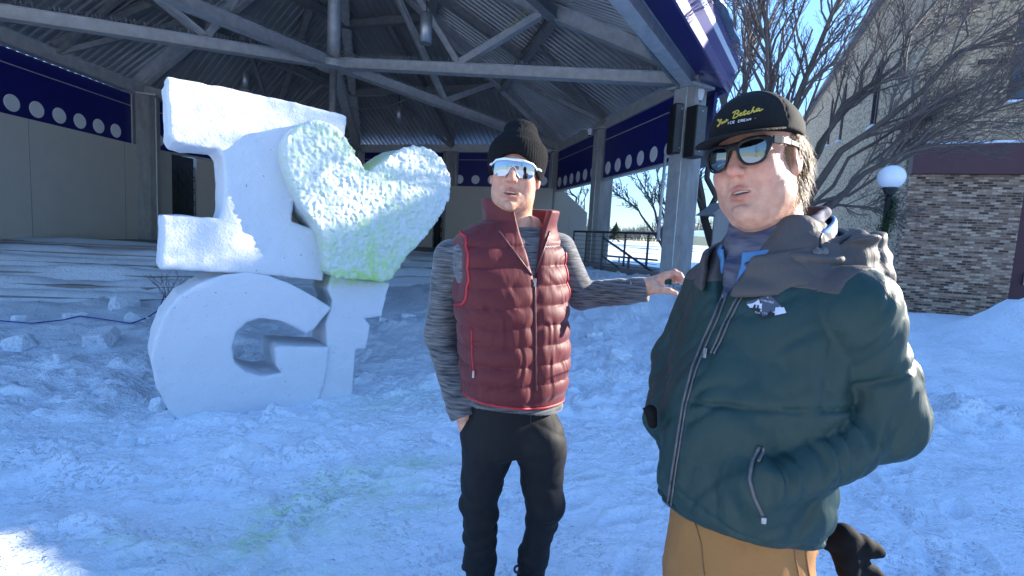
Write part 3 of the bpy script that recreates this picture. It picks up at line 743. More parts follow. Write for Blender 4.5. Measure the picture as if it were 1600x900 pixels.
slab('upper_wall', bc, bu, 22, zb1, BH, .4, 'brick_tan', [W1, (W1[0]+5, W1[1]+5, zw0, zw1), (W1[0]+10, W1[1]+10, zw0, zw1)])
slab('lower_wall', bc, bu, 22, -.3, zb0, .4, 'brick_brown', [(xd, xd+2.4, .1, zb0-.001)])
mb = MB(); q = bc-bu*.02-bv*.06+bu*11; mb.box([q[0], q[1], (zb0+zb1)/2], (22.0, .28, zb1-zb0), [bu, bv, zv]); mb.build('maroon_band', M['maroon'], bld)
MB().box(np.append((bc-bv*.10+bu*11)[:2], zb1+.035), (22.0, .2, .07), [bu, bv, zv]).build('ledge_snow', M['snow'], bld, bevel=.02)
def window(o, u, x0, x1, z0, z1, split=None, inset=.14, f=.09):
    w = np.cross(zv, u); w = w if np.dot(w, bu+bv) > 0 else -w
    c = o+u*(x0+x1)/2+w*inset
    mb = MB()
    for (xa, xb_, za, zb_) in ((x0, x0+f, z0, z1), (x1-f, x1, z0, z1), (x0+f, x1-f, z0, z0+f), (x0+f, x1-f, z1-f, z1))+(((x0+f, x1-f, split, split+.07),) if split else ()):
        q = o+u*(xa+xb_)/2+w*inset; mb.box([q[0], q[1], (za+zb_)/2], (xb_-xa, .12, zb_-za), [u, w, zv])
    fr = mb.build('window', M['brown_frame'], bld)
    MB().box([c[0]+w[0]*.012, c[1]+w[1]*.012, (z0+z1)/2], (x1-x0-f, .02, z1-z0-f), [u, w, zv]).build('pane', M['glass'], fr)
    q = o+u*(x0+x1)/2-w*.03; MB().box([q[0], q[1], z0-.03], (x1-x0+.1, .2, .05), [u, w, zv]).build('sill', M['snow'], fr)
for k in (0, 5, 10): window(bc, bu, W1[0]+k, W1[1]+k, zw0, zw1, zw0+(zw1-zw0)*.42)
q = bc+bu*(xd+1.2)+bv*.2; dr = MB().box([q[0], q[1], (zb0+.1)/2], (2.38, .1, zb0-.1), [bu, bv, zv]).build('door', M['maroon'], bld)
MB().box(np.append((q-bv*.09-bu*.9)[:2], 1.2), (.04, .05, .3), [bu, bv, zv]).build('handle', M['lamp_metal'], dr)
# receding side wall with tall narrow windows
tall = []
for (pxa, pxb, pyt, pyb) in ((1366, 1387, 86, 196), (1315, 1328, 126, 218), (1296, 1306, 150, 225)):
    xa, zt_ = plane_xz(pxb, pyt, bc, bv); xb2, zb_ = plane_xz(pxa, pyb, bc, bv); tall.append((xa, xb2, zb_, zt_))
slab('side_wall', bc+bv*.402, bv, 30, -.3, BT, .4, 'brick_tan', tall)
slab('upper_wall', bc, bu, 3.8, BH+.003, BT, .4, 'brick_tan'); slab('upper_wall', bc+bu*3.8+bv*.402, bv, 29.6, BH+.003, BT, .35, 'brick_tan')
mb = MB(); q = bc+bu*1.9+bv*15; mb.box([q[0], q[1], BT+.1], (4.3, 30.6, .2), [bu, bv, zv]); mb.build('roof', M['concrete'], bld)
for t in tall: window(bc+bv*.402, bv, t[0], t[1], t[2], t[3], None, .012, .05)
mb = MB(); q = bc+bu*13.1+bv*15; mb.box([q[0], q[1], BH+.1], (18.0, 30.6, .2), [bu, bv, zv]); mb.build('roof', M['concrete'], bld)
mb = MB(); q = bc+bu*1.4-bv*.02; mb.box([q[0], q[1], 6.3], (.7, .06, .1), [bu, bv, zv]); mb.build('wall_ledge', M['brown_frame'], bld)
# low block at far right carrying snow
pl = P(1650, 488, 9.0)
tag(MB().box(pl-[0, 0, .35], (1.6, .6, .8), [nrm([.95, -.3, 0]), nrm([.3, .95, 0]), zv]).build('planter_wall', M['concrete'], None, bevel=.02, loc=pl*[1, 1, 0]), 'grey concrete planter wall buried in the snow bank by the brick building', 'planter')
# ================================================================= lamp post with garland
lp = P(1393, 277, 5.3); lpx = lp.copy()
lamp = thing('lamp_post', 'black lamp post with a white globe behind the man in the green jacket', 'street lamp', (lp[0], lp[1], 0))
M['globe'] = mat('white_globe', (.80, .83, .88), .25, noise=(6, .4, 3, (.74, .77, .82)), sss=0)
gr = .128
MB().lathe([(gr*math.sin(math.pi*i/20), -gr*math.cos(math.pi*i/20)*.97) for i in range(3, 20)]+[(.001, gr*.97)], lp, 32).build('globe', M['globe'], lamp, True)
MB().lathe([(.04, -1.05*gr-.05), (.07, -.97*gr), (.07, -.85*gr), (.04, -.85*gr)], lp, 16).build('globe_holder', M['black_metal'], lamp)
MB().lathe([(.12, 0), (.12, .25), (.06, .32), (.036, .5), (.032, lp[2]-gr-.06)], (lp[0], lp[1], 0), 14).build('post', M['black_metal'], lamp, True)
M['garland'] = mat('dark_green_garland', (.02, .05, .025), .8, noise=(25, .5, 3, (.035, .08, .03)))
mb = MB()
for k in range(2600):
    z = lp[2]-gr-.06-abs(rng.normal(0, 1))*.0-rng.uniform(0, 1.5); a = z*9+rng.normal(0, .9); r0 = .036+abs(rng.normal(0, .022))
    c = np.array([lp[0]+math.cos(a)*r0, lp[1]+math.sin(a)*r0, z]); d = nrm([math.cos(a)+rng.normal(0, .5), math.sin(a)+rng.normal(0, .5), rng.normal(0, .6)])
    s = nrm(np.cross(d, [0, 0, 1]))*.007; L = rng.uniform(.035, .075); mb.add([c-s, c+s, c+d*L], [[0, 1, 2]])
tag(mb.build('garland', M['garland'], None, loc=(lp[0], lp[1], 1.0)), 'dark evergreen garland wound around the lamp post', 'garland')
# ================================================================= bare trees
class Tree:
    def __init__(s, seed): s.r = random.Random(seed); s.big = MB(); s.small = MB()
    def limb(s, pts, r0, r1, lvl, kids, spread=.7, curl=.25, up=.15, minr=.004, klen=.55, maxlvl=4):
        R = s.r; P0 = np.array(pts, float); n = len(P0)
        # resample
        t = np.linspace(0, 1, n); T = np.linspace(0, 1, max(6, int(10/(lvl+1))))
        from_ = np.stack([np.interp(T, t, P0[:, a]) for a in range(3)], 1)
        L = np.linalg.norm(np.diff(P0, axis=0), axis=1).sum()
        J = np.array([[R.gauss(0, 1) for _ in range(3)] for _ in T])*L*.012*(1+lvl*.6); J[0] = 0; from_ = from_+J
        rad = r0+(r1-r0)*T
        (s.big if lvl == 0 else s.small).tube(from_, rad, 9 if lvl == 0 else (6 if lvl == 1 else (4 if lvl == 2 else 3)), cap=lvl < 2)
        if lvl >= maxlvl: return
        for k in range(kids):
            f = R.uniform(.18, .98) if lvl else R.uniform(.35, .98)
            i = min(len(T)-2, int(f*(len(T)-1))); c = from_[i]+(from_[i+1]-from_[i])*(f*(len(T)-1)-i)
            d = nrm(from_[i+1]-from_[i]); q = nrm([R.gauss(0, 1), R.gauss(0, 1), R.gauss(0, 1)]); q = nrm(q-d*np.dot(q, d))
            dd = nrm(d*(1-spread*.45)+q*spread+np.array([0, 0, up]))
            LL = L*klen*R.uniform(.55, 1.15)*(1-.45*f); rr = max(minr, (r0+(r1-r0)*f)*.48)
            m_ = c+dd*LL*.5+np.array([R.gauss(0, 1), R.gauss(0, 1), R.gauss(0, 1)])*LL*curl*.35; e = c+dd*LL+np.array([R.gauss(0, 1), R.gauss(0, 1), R.gauss(0, 1)+up*2])*LL*curl*.5
            s.limb([c, m_, e], rr, max(minr*.8, rr*.4), lvl+1, max(2, int(kids*.52)), spread, curl, up, minr, klen, maxlvl)
    def done(s, name, label, base, group=None):
        t = thing(name, label, 'tree', base, group)
        s.big.build('trunk', M['bark'], t, True); s.small.build('crown', M['twig'], t)
        return t
def limbs_px(T, lst, kids, **kw):
    for (pts, r0, r1) in lst: T.limb([P(*q) for q in pts], r0, r1, 0, kids, **kw)
T = Tree(3)
limbs_px(T, [([(1215, 560, 6.4), (1205, 400, 6.4), (1212, 250, 6.3), (1208, 120, 6.2), (1190, -30, 6.0)], .085, .022),
    ([(1206, 420, 6.4), (1225, 240, 6.2), (1262, 110, 6.0), (1330, -20, 5.8)], .060, .018),
    ([(1212, 430, 6.4), (1255, 310, 6.3), (1350, 215, 5.9), (1460, 120, 5.7), (1600, 40, 5.5), (1690, 10, 5.4)], .058, .009),
    ([(1214, 440, 6.4), (1268, 340, 6.1), (1375, 262, 5.8), (1480, 205, 5.6), (1620, 150, 5.4)], .050, .009),
    ([(1210, 430, 6.4), (1262, 280, 6.5), (1330, 160, 6.6), (1420, 60, 6.7), (1500, -30, 6.8)], .050, .010),
    ([(1250, 330, 6.3), (1330, 300, 6.5), (1440, 240, 6.7), (1560, 225, 6.9)], .028, .006),
    ([(1240, 350, 6.3), (1330, 250, 6.1), (1450, 165, 5.9), (1600, 105, 5.8)], .026, .006), ([(1245, 350, 6.3), (1340, 270, 6.5), (1460, 180, 6.8), (1600, 190, 7)], .024, .006), ([(1225, 330, 6.3), (1300, 190, 6.4), (1390, 90, 6.5), (1520, 10, 6.6)], .026, .006),
    ([(1262, 345, 6.1), (1310, 318, 6.0), (1370, 325, 5.9), (1420, 345, 5.9)], .022, .007),
    ([(1206, 420, 6.4), (1185, 250, 6.8), (1165, 110, 7.0), (1150, -20, 7.2)], .045, .012)], 21, minr=.0022, spread=.44, curl=.09, klen=.46, up=.10, maxlvl=3)
T.done('bare_tree', 'large bare tree spreading its branches in front of the brick building', Gz(1215, 560, .35))
T = Tree(9)
limbs_px(T, [([(1128, 440, 12.6), (1112, 380, 12.6), (1098, 320, 12.6), (1092, 270, 12.6), (1088, 215, 12.6), (1090, 160, 12.6)], .13, .03),
    ([(1110, 375, 12.6), (1107, 320, 12.6), (1104, 262, 12.7), (1125, 190, 12.8), (1150, 80, 12.9), (1140, -20, 13)], .09, .025),
    ([(1102, 340, 12.6), (1085, 300, 12.4), (1070, 270, 12.5), (1060, 230, 12.6)], .05, .016)], 10, minr=.006, curl=.14, spread=.5, klen=.35, maxlvl=3)
T.done('bare_tree', 'dark forked tree trunk just left of the green jacket man', P(1128, 440, 12.6))
T = Tree(15)
limbs_px(T, [([(1040, 420, 26), (1040, 380, 26), (1046, 330, 26), (1052, 275, 26), (1050, 200, 26)], .13, .03),
    ([(1040, 395, 26), (1028, 345, 26), (1010, 300, 26.5), (990, 262, 27)], .09, .02), ([(1040, 395, 26), (1010, 345, 25), (985, 320, 25), (955, 300, 24.5)], .07, .015),
    ([(1042, 380, 26), (1065, 330, 26), (1085, 290, 26), (1098, 250, 26)], .08, .02), ([(1042, 370, 26), (1030, 310, 26), (1025, 250, 26)], .07, .02)], 14, minr=.012, spread=.5, curl=.12, klen=.42, maxlvl=3)
T.done('bare_tree', 'bare multi-stemmed tree in the snow between the two right pavilion columns', P(1040, 420, 26)*[1, 1, 0]+[0, 0, .8])
T = Tree(21)
limbs_px(T, [([(905, 420, 30), (905, 350, 30), (898, 310, 30), (885, 285, 30)], .12, .03), ([(905, 360, 30), (890, 320, 30), (872, 305, 30)], .08, .02)], 10, minr=.018, spread=.6, klen=.45, maxlvl=3)
T.done('bare_tree', 'bare tree half hidden behind the end of the stage wall', P(905, 420, 30)*[1, 1, 0]+[0, 0, 1])
T = Tree(33)
limbs_px(T, [([(1150, 400, 17), (1140, 250, 17), (1130, 120, 17), (1110, -10, 17)], .16, .04), ([(1145, 330, 17), (1165, 180, 17.5), (1180, 60, 18), (1200, -40, 18)], .12, .03), ([(1143, 300, 17), (1110, 180, 16.5), (1085, 90, 16), (1070, 20, 16)], .1, .03)], 18, minr=.0075, spread=.46, curl=.12, klen=.40, maxlvl=3)
T.done('bare_tree', 'tall bare tree against the sky just right of the blue roof edge', P(1150, 400, 17)*[1, 1, 0]+[0, 0, .8])
# conifers
M['needle'] = mat('dark_spruce_needles', (.022, .042, .026), .9, noise=(1.5, .5, 4, (.04, .065, .035)))
def conifer(p, h, w, lab):
    t = thing('spruce_tree', lab, 'tree', p, 'spruces on the horizon'); p = np.asarray(p, float)
    MB().lathe([(.18, 0), (.03, h*.98)], p, 8).build('trunk', M['bark'], t)
    mb = MB()
    for k in range(900):
        f = rng.uniform(0, 1)**.8; z = h*(.08+.92*f); rr = w*(1-f)*(.75+.35*math.sin(z*5+rng.uniform(0, 1)))+.05; a = rng.uniform(0, 6.283)
        d = np.array([math.cos(a), math.sin(a), -.25]); c = p+[0, 0, z]; s = np.array([-math.sin(a), math.cos(a), 0])*rng.uniform(.1, .22)*(1.2-f)
        mb.add([c+d*rr*.15-s, c+d*rr*.15+s, c+d*rr*rng.uniform(.7, 1.1)+[0, 0, rng.uniform(-.2, .1)]], [[0, 1, 2]])
    mb.build('crown', M['needle'], t)
for (px, top, d, w, lab) in [(963, 349, 62, 2.0, 'widest spruce beside the bare tree, right one of the three'), (944, 347, 66, 1.5, 'narrow spruce just right of the middle column, middle one of the three'), (935, 340, 60, 1.5, 'spruce touching the right edge of the middle column'), (907, 352, 62, 1.8, 'small spruce between the stage wall and the middle column')]:
    q = P(px, top, d); zb = 2.0; conifer((q[0], q[1], zb), q[2]-zb+.2, w, lab)
# far bushes as one mass
M['far_bush'] = mat('far_bare_bushes', (.16, .13, .115), .95, noise=(.5, .6, 4, (.1, .08, .07)))
mb = MB()
for k in range(2600):
    x = rng.uniform(-10, 95); y = rng.uniform(92, 110); zb = 2.2; h = rng.uniform(1.5, 4.2)*(1+.5*math.sin(x*.23)); 
    c = np.array([x, y, zb]); e = c+[rng.normal(0, .8), rng.normal(0, .5), h]; mb.bar(c, e, .05, .05)
    for j in range(3):
        f = rng.uniform(.3, .9); q = c+(e-c)*f; mb.bar(q, q+[rng.normal(0, .8), 0, rng.uniform(.3, 1.2)], .035, .035)
tag(mb.build('treeline', M['far_bush'], None), 'far line of bare bushes along the horizon', 'bushes', None, 'stuff')
# far low building
M['far_tan'] = mat('pale_yellow_siding', (.5, .44, .26), .8, noise=(.6, .4, 3, (.46, .41, .25)))
q = P(1083, 383, 70); fb = thing('far_shed', 'low pale yellow shed far off beside the corner column', 'building', (q[0], q[1], 1.8))
MB().box([q[0]+1, q[1], 2.4], (7, 5, 1.2)).build('wall', M['far_tan'], fb); MB().prism([(-4, 0), (4, 0), (0, .9)], (q[0]+1, q[1]-2.8, 3.0), (1, 0, 0), (0, 0, 1), (0, 5.6, 0)).build('roof', M['snow'], fb)
# grey clad hut behind the right man
q = P(1122, 360, 11.5); hut = thing('grey_shelter', 'weathered grey plank shelter between the column and the green jacket man', 'shelter', (q[0], q[1], .8))
M['plank'] = mat('weathered_planks', (.34, .325, .31), .85, noise=((14, 14, .8), .6, 5, (.24, .23, .22)))
mb = MB()
for k in range(7): mb.box([q[0]-.05+k*.15, q[1]+k*.03, 1.55], (.14, .05, 1.5+.0*k))
mb.build('plank_wall', M['plank'], hut)
MB().prism([(-.15, 2.3), (1.1, 2.3), (1.1, 2.55), (.25, 2.62)], (q[0], q[1]+.1, 0), (1, .2, 0), (0, 0, 1), (-.1, .8, 0)).build('roof', M['plank'], hut)
# small steel stand seen past the hand
q = P(1046, 436, 9.3); st = thing('steel_stand', 'small grey steel stand in the snow seen past the outstretched hand', 'stand', q*[1, 1, 0]+[0, 0, .6])
for dx, m_ in ((-.08, 'garland'), (.07, 'galv_dark'), (.22, 'galv')): MB().box(q+[dx+.02, .02*dx, 0], (.13, .12, .2)).build('box', M[m_], st, bevel=.01)
for dx, L in ((-.1, .34), (.02, .42), (.09, .46), (.24, .36)): MB().bar(q+[dx, 0, -.1], q+[dx, 0, -L-.1], .03, .03).build('leg', M['galv_dark'], st)

# ---- what stands across the snow behind the photographer: it shows mirrored in the sunglasses
rb_ = thing('far_building', 'brown brick building mirrored in the shield sunglasses', 'building', (-3, -26, 0))
mb = MB(); mb.box((-3, -29, 3.2), (17, 6, 6.8)); mb.build('wall', M['brick_brown'], rb_, uv=True)
MB().box((-3, -29, 6.8), (17.4, 6.4, .4)).build('roof', M['snow'], rb_)
for k in range(6): MB().box((-9.5+2.6*k, -25.98, 3.4), (1.3, .06, 1.8)).build('window', M['glass'], rb_)

for k, (x, y, lab) in enumerate([(11, -22, 'bare tree mirrored in the shield sunglasses, beside the brown building'), (-17, -24, 'bare tree mirrored in the sunglasses, far side of the brown building')]):
    T = Tree(60+k); T.limb([(x, y, 0), (x+.3, y, 3), (x-.2, y, 6.5), (x, y, 9)], .25, .05, 0, 16, minr=.03, spread=.6, klen=.5, maxlvl=2); T.done('bare_tree', lab, (x, y, 0))
# ================================================================= snow sculpture: I (heart) G F
def raymarch(fn, px, py, t0=.6, t1=3.5, off=0.0, with_n=False):
    r = ray(px, py); L = np.linalg.norm(r); r = r/L; t = t0
    for _ in range(90):
        d = float(fn((CAM+r*t)[None])[0])
        if d < 4e-4: break
        t += d*.7
        if t > t1: break
    p = CAM+r*t; e = 2e-3
    q = np.array([p+[e, 0, 0], p-[e, 0, 0], p+[0, e, 0], p-[0, e, 0], p+[0, 0, e], p-[0, 0, e]]); v = fn(q)
    n = nrm([v[0]-v[1], v[2]-v[3], v[4]-v[5]])
    return (p+n*off, n) if with_n else p+n*off
SA = R_(38); SO = np.append(Gz(275, 655, .03)[:2], 0); SU = np.array([math.cos(SA), math.sin(SA), 0]); SN = np.array([math.sin(SA), -math.cos(SA), 0])
def on_plane(px, py, off=0):
    o = SO+SN*off; r = ray(px, py); t = np.dot(o-CAM, SN)/np.dot(r, SN); q = CAM+r*t; return (np.dot(q-o, SU), q[2])
def chaikin(p, k=1):
    p = np.asarray(p, float)
    for _ in range(k):
        n = np.roll(p, -1, 0); p = np.stack([p*.75+n*.25, p*.25+n*.75], 1).reshape(-1, 2)
    return p
OUT = {
 'I': [(261,119),(400,146),(525,175),(541,182),(539,240),(470,252),(462,300),(457,346),(513,365),(504,438),(420,430),(249,420),(253,336),(300,338),(344,343),(349,325),(352,285),(349,244),(340,233),(290,228),(270,222),(262,210)],
 'H': [(440,235),(446,211),(465,194),(490,186),(515,190),(537,208),(556,242),(576,274),(600,250),(625,233),(655,227),(685,239),(702,262),(706,292),(699,322),(680,352),(650,386),(626,416),(609,441),(560,437),(514,431),(507,405),(505,375),(492,350),(471,320),(452,280)],
 'G': [(236,562),(240,532),(254,496),(280,463),(315,441),(350,430),(385,426),(420,431),(455,444),(490,464),(518,482),(505,498),(491,514),(478,521),(460,510),(440,502),(408,497),(386,504),(370,520),(362,545),(368,568),(385,581),(410,588),(441,583),(431,573),(429,545),(434,541),(514,543),(512,572),(507,602),(497,626),(480,648),(400,668),(288,672),(262,637),(246,606)],
 'F': [(519,431),(610,441),(597,494),(568,497),(578,508),(572,546),(557,547),(552,585),(549,670),(480,670),(505,600),(512,545),(509,505),(521,470),(512,452)],
}
sculpt = thing('snow_sculpture', 'white carved snow sculpture reading I heart G F, its heart tinted green', 'snow sculpture', SO+SU*.7)
M['snow_carved'] = snow_mat('carved_snow', (.64, .67, .715), 1, 1.3, .06, .38)
_b = bsdf(M['snow_carved']); _b.inputs['Subsurface Weight'].default_value = .12; _b.inputs['Subsurface Radius'].default_value = (.5, .8, 1.0); _b.inputs['Subsurface Scale'].default_value = .03
def letter(name, key, off, thick, rough, rnd, dye, h=.014, smooth=0, bumps=None):
    poly = np.array([on_plane(x, y, off) for x, y in OUT[key]])
    if smooth: poly = chaikin(poly, smooth)
    o = SO+SN*off
    def fn(p):
        q = p-o; u = q@SU; w = q@SN
        d2 = poly2(np.stack([u, p[:, 2]], 1), poly)
        dz = np.abs(w+thick/2)-thick/2
        d = smax(d2, dz, rnd)
        d = d+rough*(fbm(p, 4.5, 2, 3)*1.0+.35*fbm(p, 14, 2, 5))-rough*.30*(np.abs(vn(np.stack([u*9+p[:, 2]*6, p[:, 2]*4-u*3, w*9], 1), 1, 15))**.6)
        if bumps: d = d-bumps*(np.abs(vn(p, 29, 8))*1.9-.6+.9*vn(p, 55, 12)+.5*vn(p, 9, 14))*np.clip(1+w*8, 0, 1)
        return d*.8
    lo = np.array([min((o+SU*u-SN*t)[a] for u in (poly[:, 0].min(), poly[:, 0].max()) for t in (-.05, thick+.05)) for a in range(2)]+[max(-.15, poly[:, 1].min()-.05)])
    hi = np.array([max((o+SU*u-SN*t)[a] for u in (poly[:, 0].min(), poly[:, 0].max()) for t in (-.05, thick+.05)) for a in range(2)]+[poly[:, 1].max()+.06])
    return sdf_obj(name, fn, lo-.03, hi+.03, h, M['snow_carved'], sculpt, attr=lambda V: {'dye': dye(V, (V-o)@SU, (V-o)@SN)})
hz = lambda px, py, off=0: on_plane(px, py, off)
nod = lambda V, u, w: np.clip(.5*np.exp(-((V[:, 2]-1.33)/.06)**2)*(u > .9)*np.clip(-w*6, 0, 1), 0, 1)
letter('letter_i', 'I', 0, .50, .014, .03, nod)
hb = hz(570, 436, .17)[1]; hnx, hnz = hz(578, 268, .17)
def heart_dye(V, u, w):
    z = V[:, 2]
    a = .8*np.exp(-((z-hb)/.07)**2)+.20*np.exp(-((z-hb-.2)/.3)**2)+.75*np.exp(-(((u-hnx-.1)/.25)**2+((z-hnz-.06)/.14)**2))*np.clip(-w*8-.2, 0, 1)
    a += .26+.5*fbm(V, 3.2, 2, 61)
    return np.clip(a, 0, 1)
letter('heart', 'H', .17, .50, .012, .035, heart_dye, h=.0088, smooth=1, bumps=.0075)
letter('letter_g', 'G', .02, .52, .010, .022, lambda V, u, w: np.clip(.8*np.exp(-((V[:, 2]-hz(470, 462)[1])/.10)**2)*(u > .75)*np.clip(-w*5-.4, 0, 1), 0, 1))
letter('letter_f', 'F', -.01, .48, .010, .022, lambda V, u, w: np.clip(.7*np.exp(-((V[:, 2]-hz(560, 440)[1])/.035)**2), 0, 1))
# ---- blocks of carved-off snow lying about
def chunk(p, size, lab, seed, tilt=.4):
    r = np.random.default_rng(seed); n = 26
    V = r.normal(0, 1, (n, 3)); V /= np.linalg.norm(V, axis=1, keepdims=True); V = np.sign(V)*np.abs(V)**.55*np.asarray(size)/2
    from mathutils import Euler
    E = np.array(Euler((r.uniform(-tilt, tilt), r.uniform(-tilt, tilt), r.uniform(0, 6.28))).to_matrix()); V = V@E.T
    import bmesh
    bm = bmesh.new()
    for v in V: bm.verts.new(v)
    bmesh.ops.convex_hull(bm, input=bm.verts); bmesh.ops.delete(bm, geom=[v for v in bm.verts if not v.link_faces], context='VERTS')
    me = bpy.data.meshes.new('snow_chunk'); bm.to_mesh(me); bm.free(); me.materials.append(M['snow'])
    o = bpy.data.objects.new('snow_chunk', me); COL.objects.link(o); o.location = tuple(float(x) for x in p)
    b = o.modifiers.new('bevel', 'BEVEL'); b.width = min(size)*.10; b.segments = 2; b.limit_method = 'ANGLE'
    return tag(o, lab, 'snow chunk', 'carved snow chunks lying around')
def gnd(px, py):
    z = .2
    for _ in range(6):
        q = Gz(px, py, z); z = float(ground_h(np.array([q[0]]), np.array([q[1]]))[0])
    return np.array([q[0], q[1], z])
CH_ = [(160, 540, .42, .30, 'large white chunk left of the letter G, beside the blue cord'), (32, 545, .32, .26, 'white chunk at the left edge of the photo, below the cord'), (205, 478, .30, .2, 'pale block above the blue cord near the letter G'), (185, 482, .24, .26, 'upright flat block above the cord'), (120, 500, .3, .16, 'low chunk the blue cord passes over'), (40, 505, .3, .12, 'flat lump under the left end of the cord'), (700, 690, .26, .08, 'flat slab by the vest man\'s trouser leg'),
  (250, 636, .16, .14, 'small broken chunk at the lower left foot of the letter G'), (240, 690, .2, .1, 'small chunk in front of the letter G'), (1035, 500, .26, .14, 'chunk in the rough snow below the outstretched hand'), (975, 500, .3, .18, 'chunk between the two men under the arm'), (930, 520, .24, .14, 'chunk right of the maroon vest'), (270, 690, .14, .1, 'little chunk beside the letter G, nearest the camera'), (640, 495, .24, .12, 'chunk left of the grey sleeve'), (100, 560, .2, .1, 'small lump between the two big chunks at left'), (600, 508, .22, .1, 'chip beside the arm of the letter F'), (215, 500, .3, .15, 'tilted block between cord and letter G')]
for i, (px, py, s, h, lab) in enumerate(CH_):
    q = gnd(px, py); chunk(q+[0, 0, h*.18], (s, s*.7, h), lab, 100+i)
# ---- blue cord and a dry weed
M['cord'] = mat('blue_cord', (.02, .05, .25), .6, noise=(20, .3, 2, (.03, .07, .3)))
pts = []
for (px, py) in [(-60, 503), (0, 505), (50, 506), (100, 503), (125, 501), (160, 505), (205, 507), (230, 500), (248, 492), (256, 470), (258, 440), (259, 425)]: pts.append(gnd(px, py)+[0, 0, .03])
pts = np.array(pts); t = np.linspace(0, len(pts)-1, 90); pts = np.stack([np.interp(t, np.arange(len(pts)), pts[:, a]) for a in range(3)], 1)
tag(MB().tube(pts, .009, 6).build('cord', M['cord'], None, True), 'blue cord lying across the snow left of the sculpture', 'cord')
T = Tree(44); q = gnd(262, 470)
for k in range(9):
    a = k*.7; T.limb([q, q+[.12*math.cos(a), .1*math.sin(a), .22], q+[.34*math.cos(a), .25*math.sin(a), .42]], .005, .002, 1, 4, minr=.002, maxlvl=3, klen=.5)
t = thing('dry_weed', 'dry twiggy weed poking out of the snow left of the letter G', 'plant', q); T.small.build('stems', M['twig'], t)
# ================================================================= people: shared pieces
def skin_mat(name, base, flush, lip):
    m = mat(name, base, .48, spec=.4, sss=.18); nt = m.node_tree; b = bsdf(m)
    tc = nt.nodes.new('ShaderNodeTexCoord'); n = nt.nodes.new('ShaderNodeTexNoise'); n.inputs['Scale'].default_value = 55; n.inputs['Detail'].default_value = 5
    nt.links.new(tc.outputs['Object'], n.inputs['Vector'])
    cr = nt.nodes.new('ShaderNodeValToRGB'); cr.color_ramp.elements[0].color = (base[0]*.86, base[1]*.72, base[2]*.70, 1); cr.color_ramp.elements[1].color = (*[min(1, c*1.1) for c in base], 1)
    cr.color_ramp.elements[0].position = .3; cr.color_ramp.elements[1].position = .7; nt.links.new(n.outputs['Fac'], cr.inputs[0]); src = cr.outputs[0]
    for an, c in (('flush', flush), ('lip', lip), ('stubble', [x*.55 for x in base])):
        at = nt.nodes.new('ShaderNodeAttribute'); at.attribute_name = an
        mx = nt.nodes.new('ShaderNodeMix'); mx.data_type = 'RGBA'; mx.inputs['B'].default_value = (*c, 1)
        nt.links.new(at.outputs['Fac'], mx.inputs['Factor']); nt.links.new(src, mx.inputs['A']); src = mx.outputs['Result']
    nt.links.new(src, b.inputs['Base Color'])
    n2 = nt.nodes.new('ShaderNodeTexNoise'); n2.inputs['Scale'].default_value = 420; n2.inputs['Detail'].default_value = 3; nt.links.new(tc.outputs['Object'], n2.inputs['Vector'])
    bp = nt.nodes.new('ShaderNodeBump'); bp.inputs['Strength'].default_value = .5; bp.inputs['Distance'].default_value = .002
    nt.links.new(n2.outputs['Fac'], bp.inputs['Height']); nt.links.new(bp.outputs[0], b.inputs['Normal'])
    return m
M['teeth'] = mat('teeth', (.78, .74, .66), .3, noise=(60, .3, 2, (.7, .66, .58)))
M['mouth'] = mat('mouth_inside', (.10, .02, .02), .5, noise=(40, .3, 2, (.14, .03, .03)))
M['black_frame'] = mat('black_glasses_frame', (.004, .004, .0045), .32, spec=.3, noise=(60, .3, 2, (.018, .018, .02)))
M['white_frame'] = mat('white_glasses_frame', (.78, .79, .8), .3, noise=(60, .3, 2, (.72, .73, .75)))
M['mirror_lens'] = mat('mirrored_lens', (.40, .43, .46), .05, 1, noise=(2, .3, 1, (.36, .39, .43)))
M['grey_lens'] = mat('grey_mirrored_lens', (.17, .18, .175), .07, 1, noise=(2, .3, 1, (.20, .21, .21)))
def frame(yaw, pitch=0, roll=0):
    """rows: right, forward, up.  yaw 0 faces the camera (-Y); + turns to the viewer's right; pitch + looks up; roll + = person's left side up"""
    f = np.array([math.sin(yaw), -math.cos(yaw), 0]); r = np.array([f[1], -f[0], 0]); u = np.array([0, 0, 1.])
    f2 = f*math.cos(pitch)+u*math.sin(pitch); u2 = -f*math.sin(pitch)+u*math.cos(pitch)
    r3_ = r*math.cos(roll)-u2*math.sin(roll); u3 = r*math.sin(roll)+u2*math.cos(roll)
    return np.stack([r3_, f2, u3])
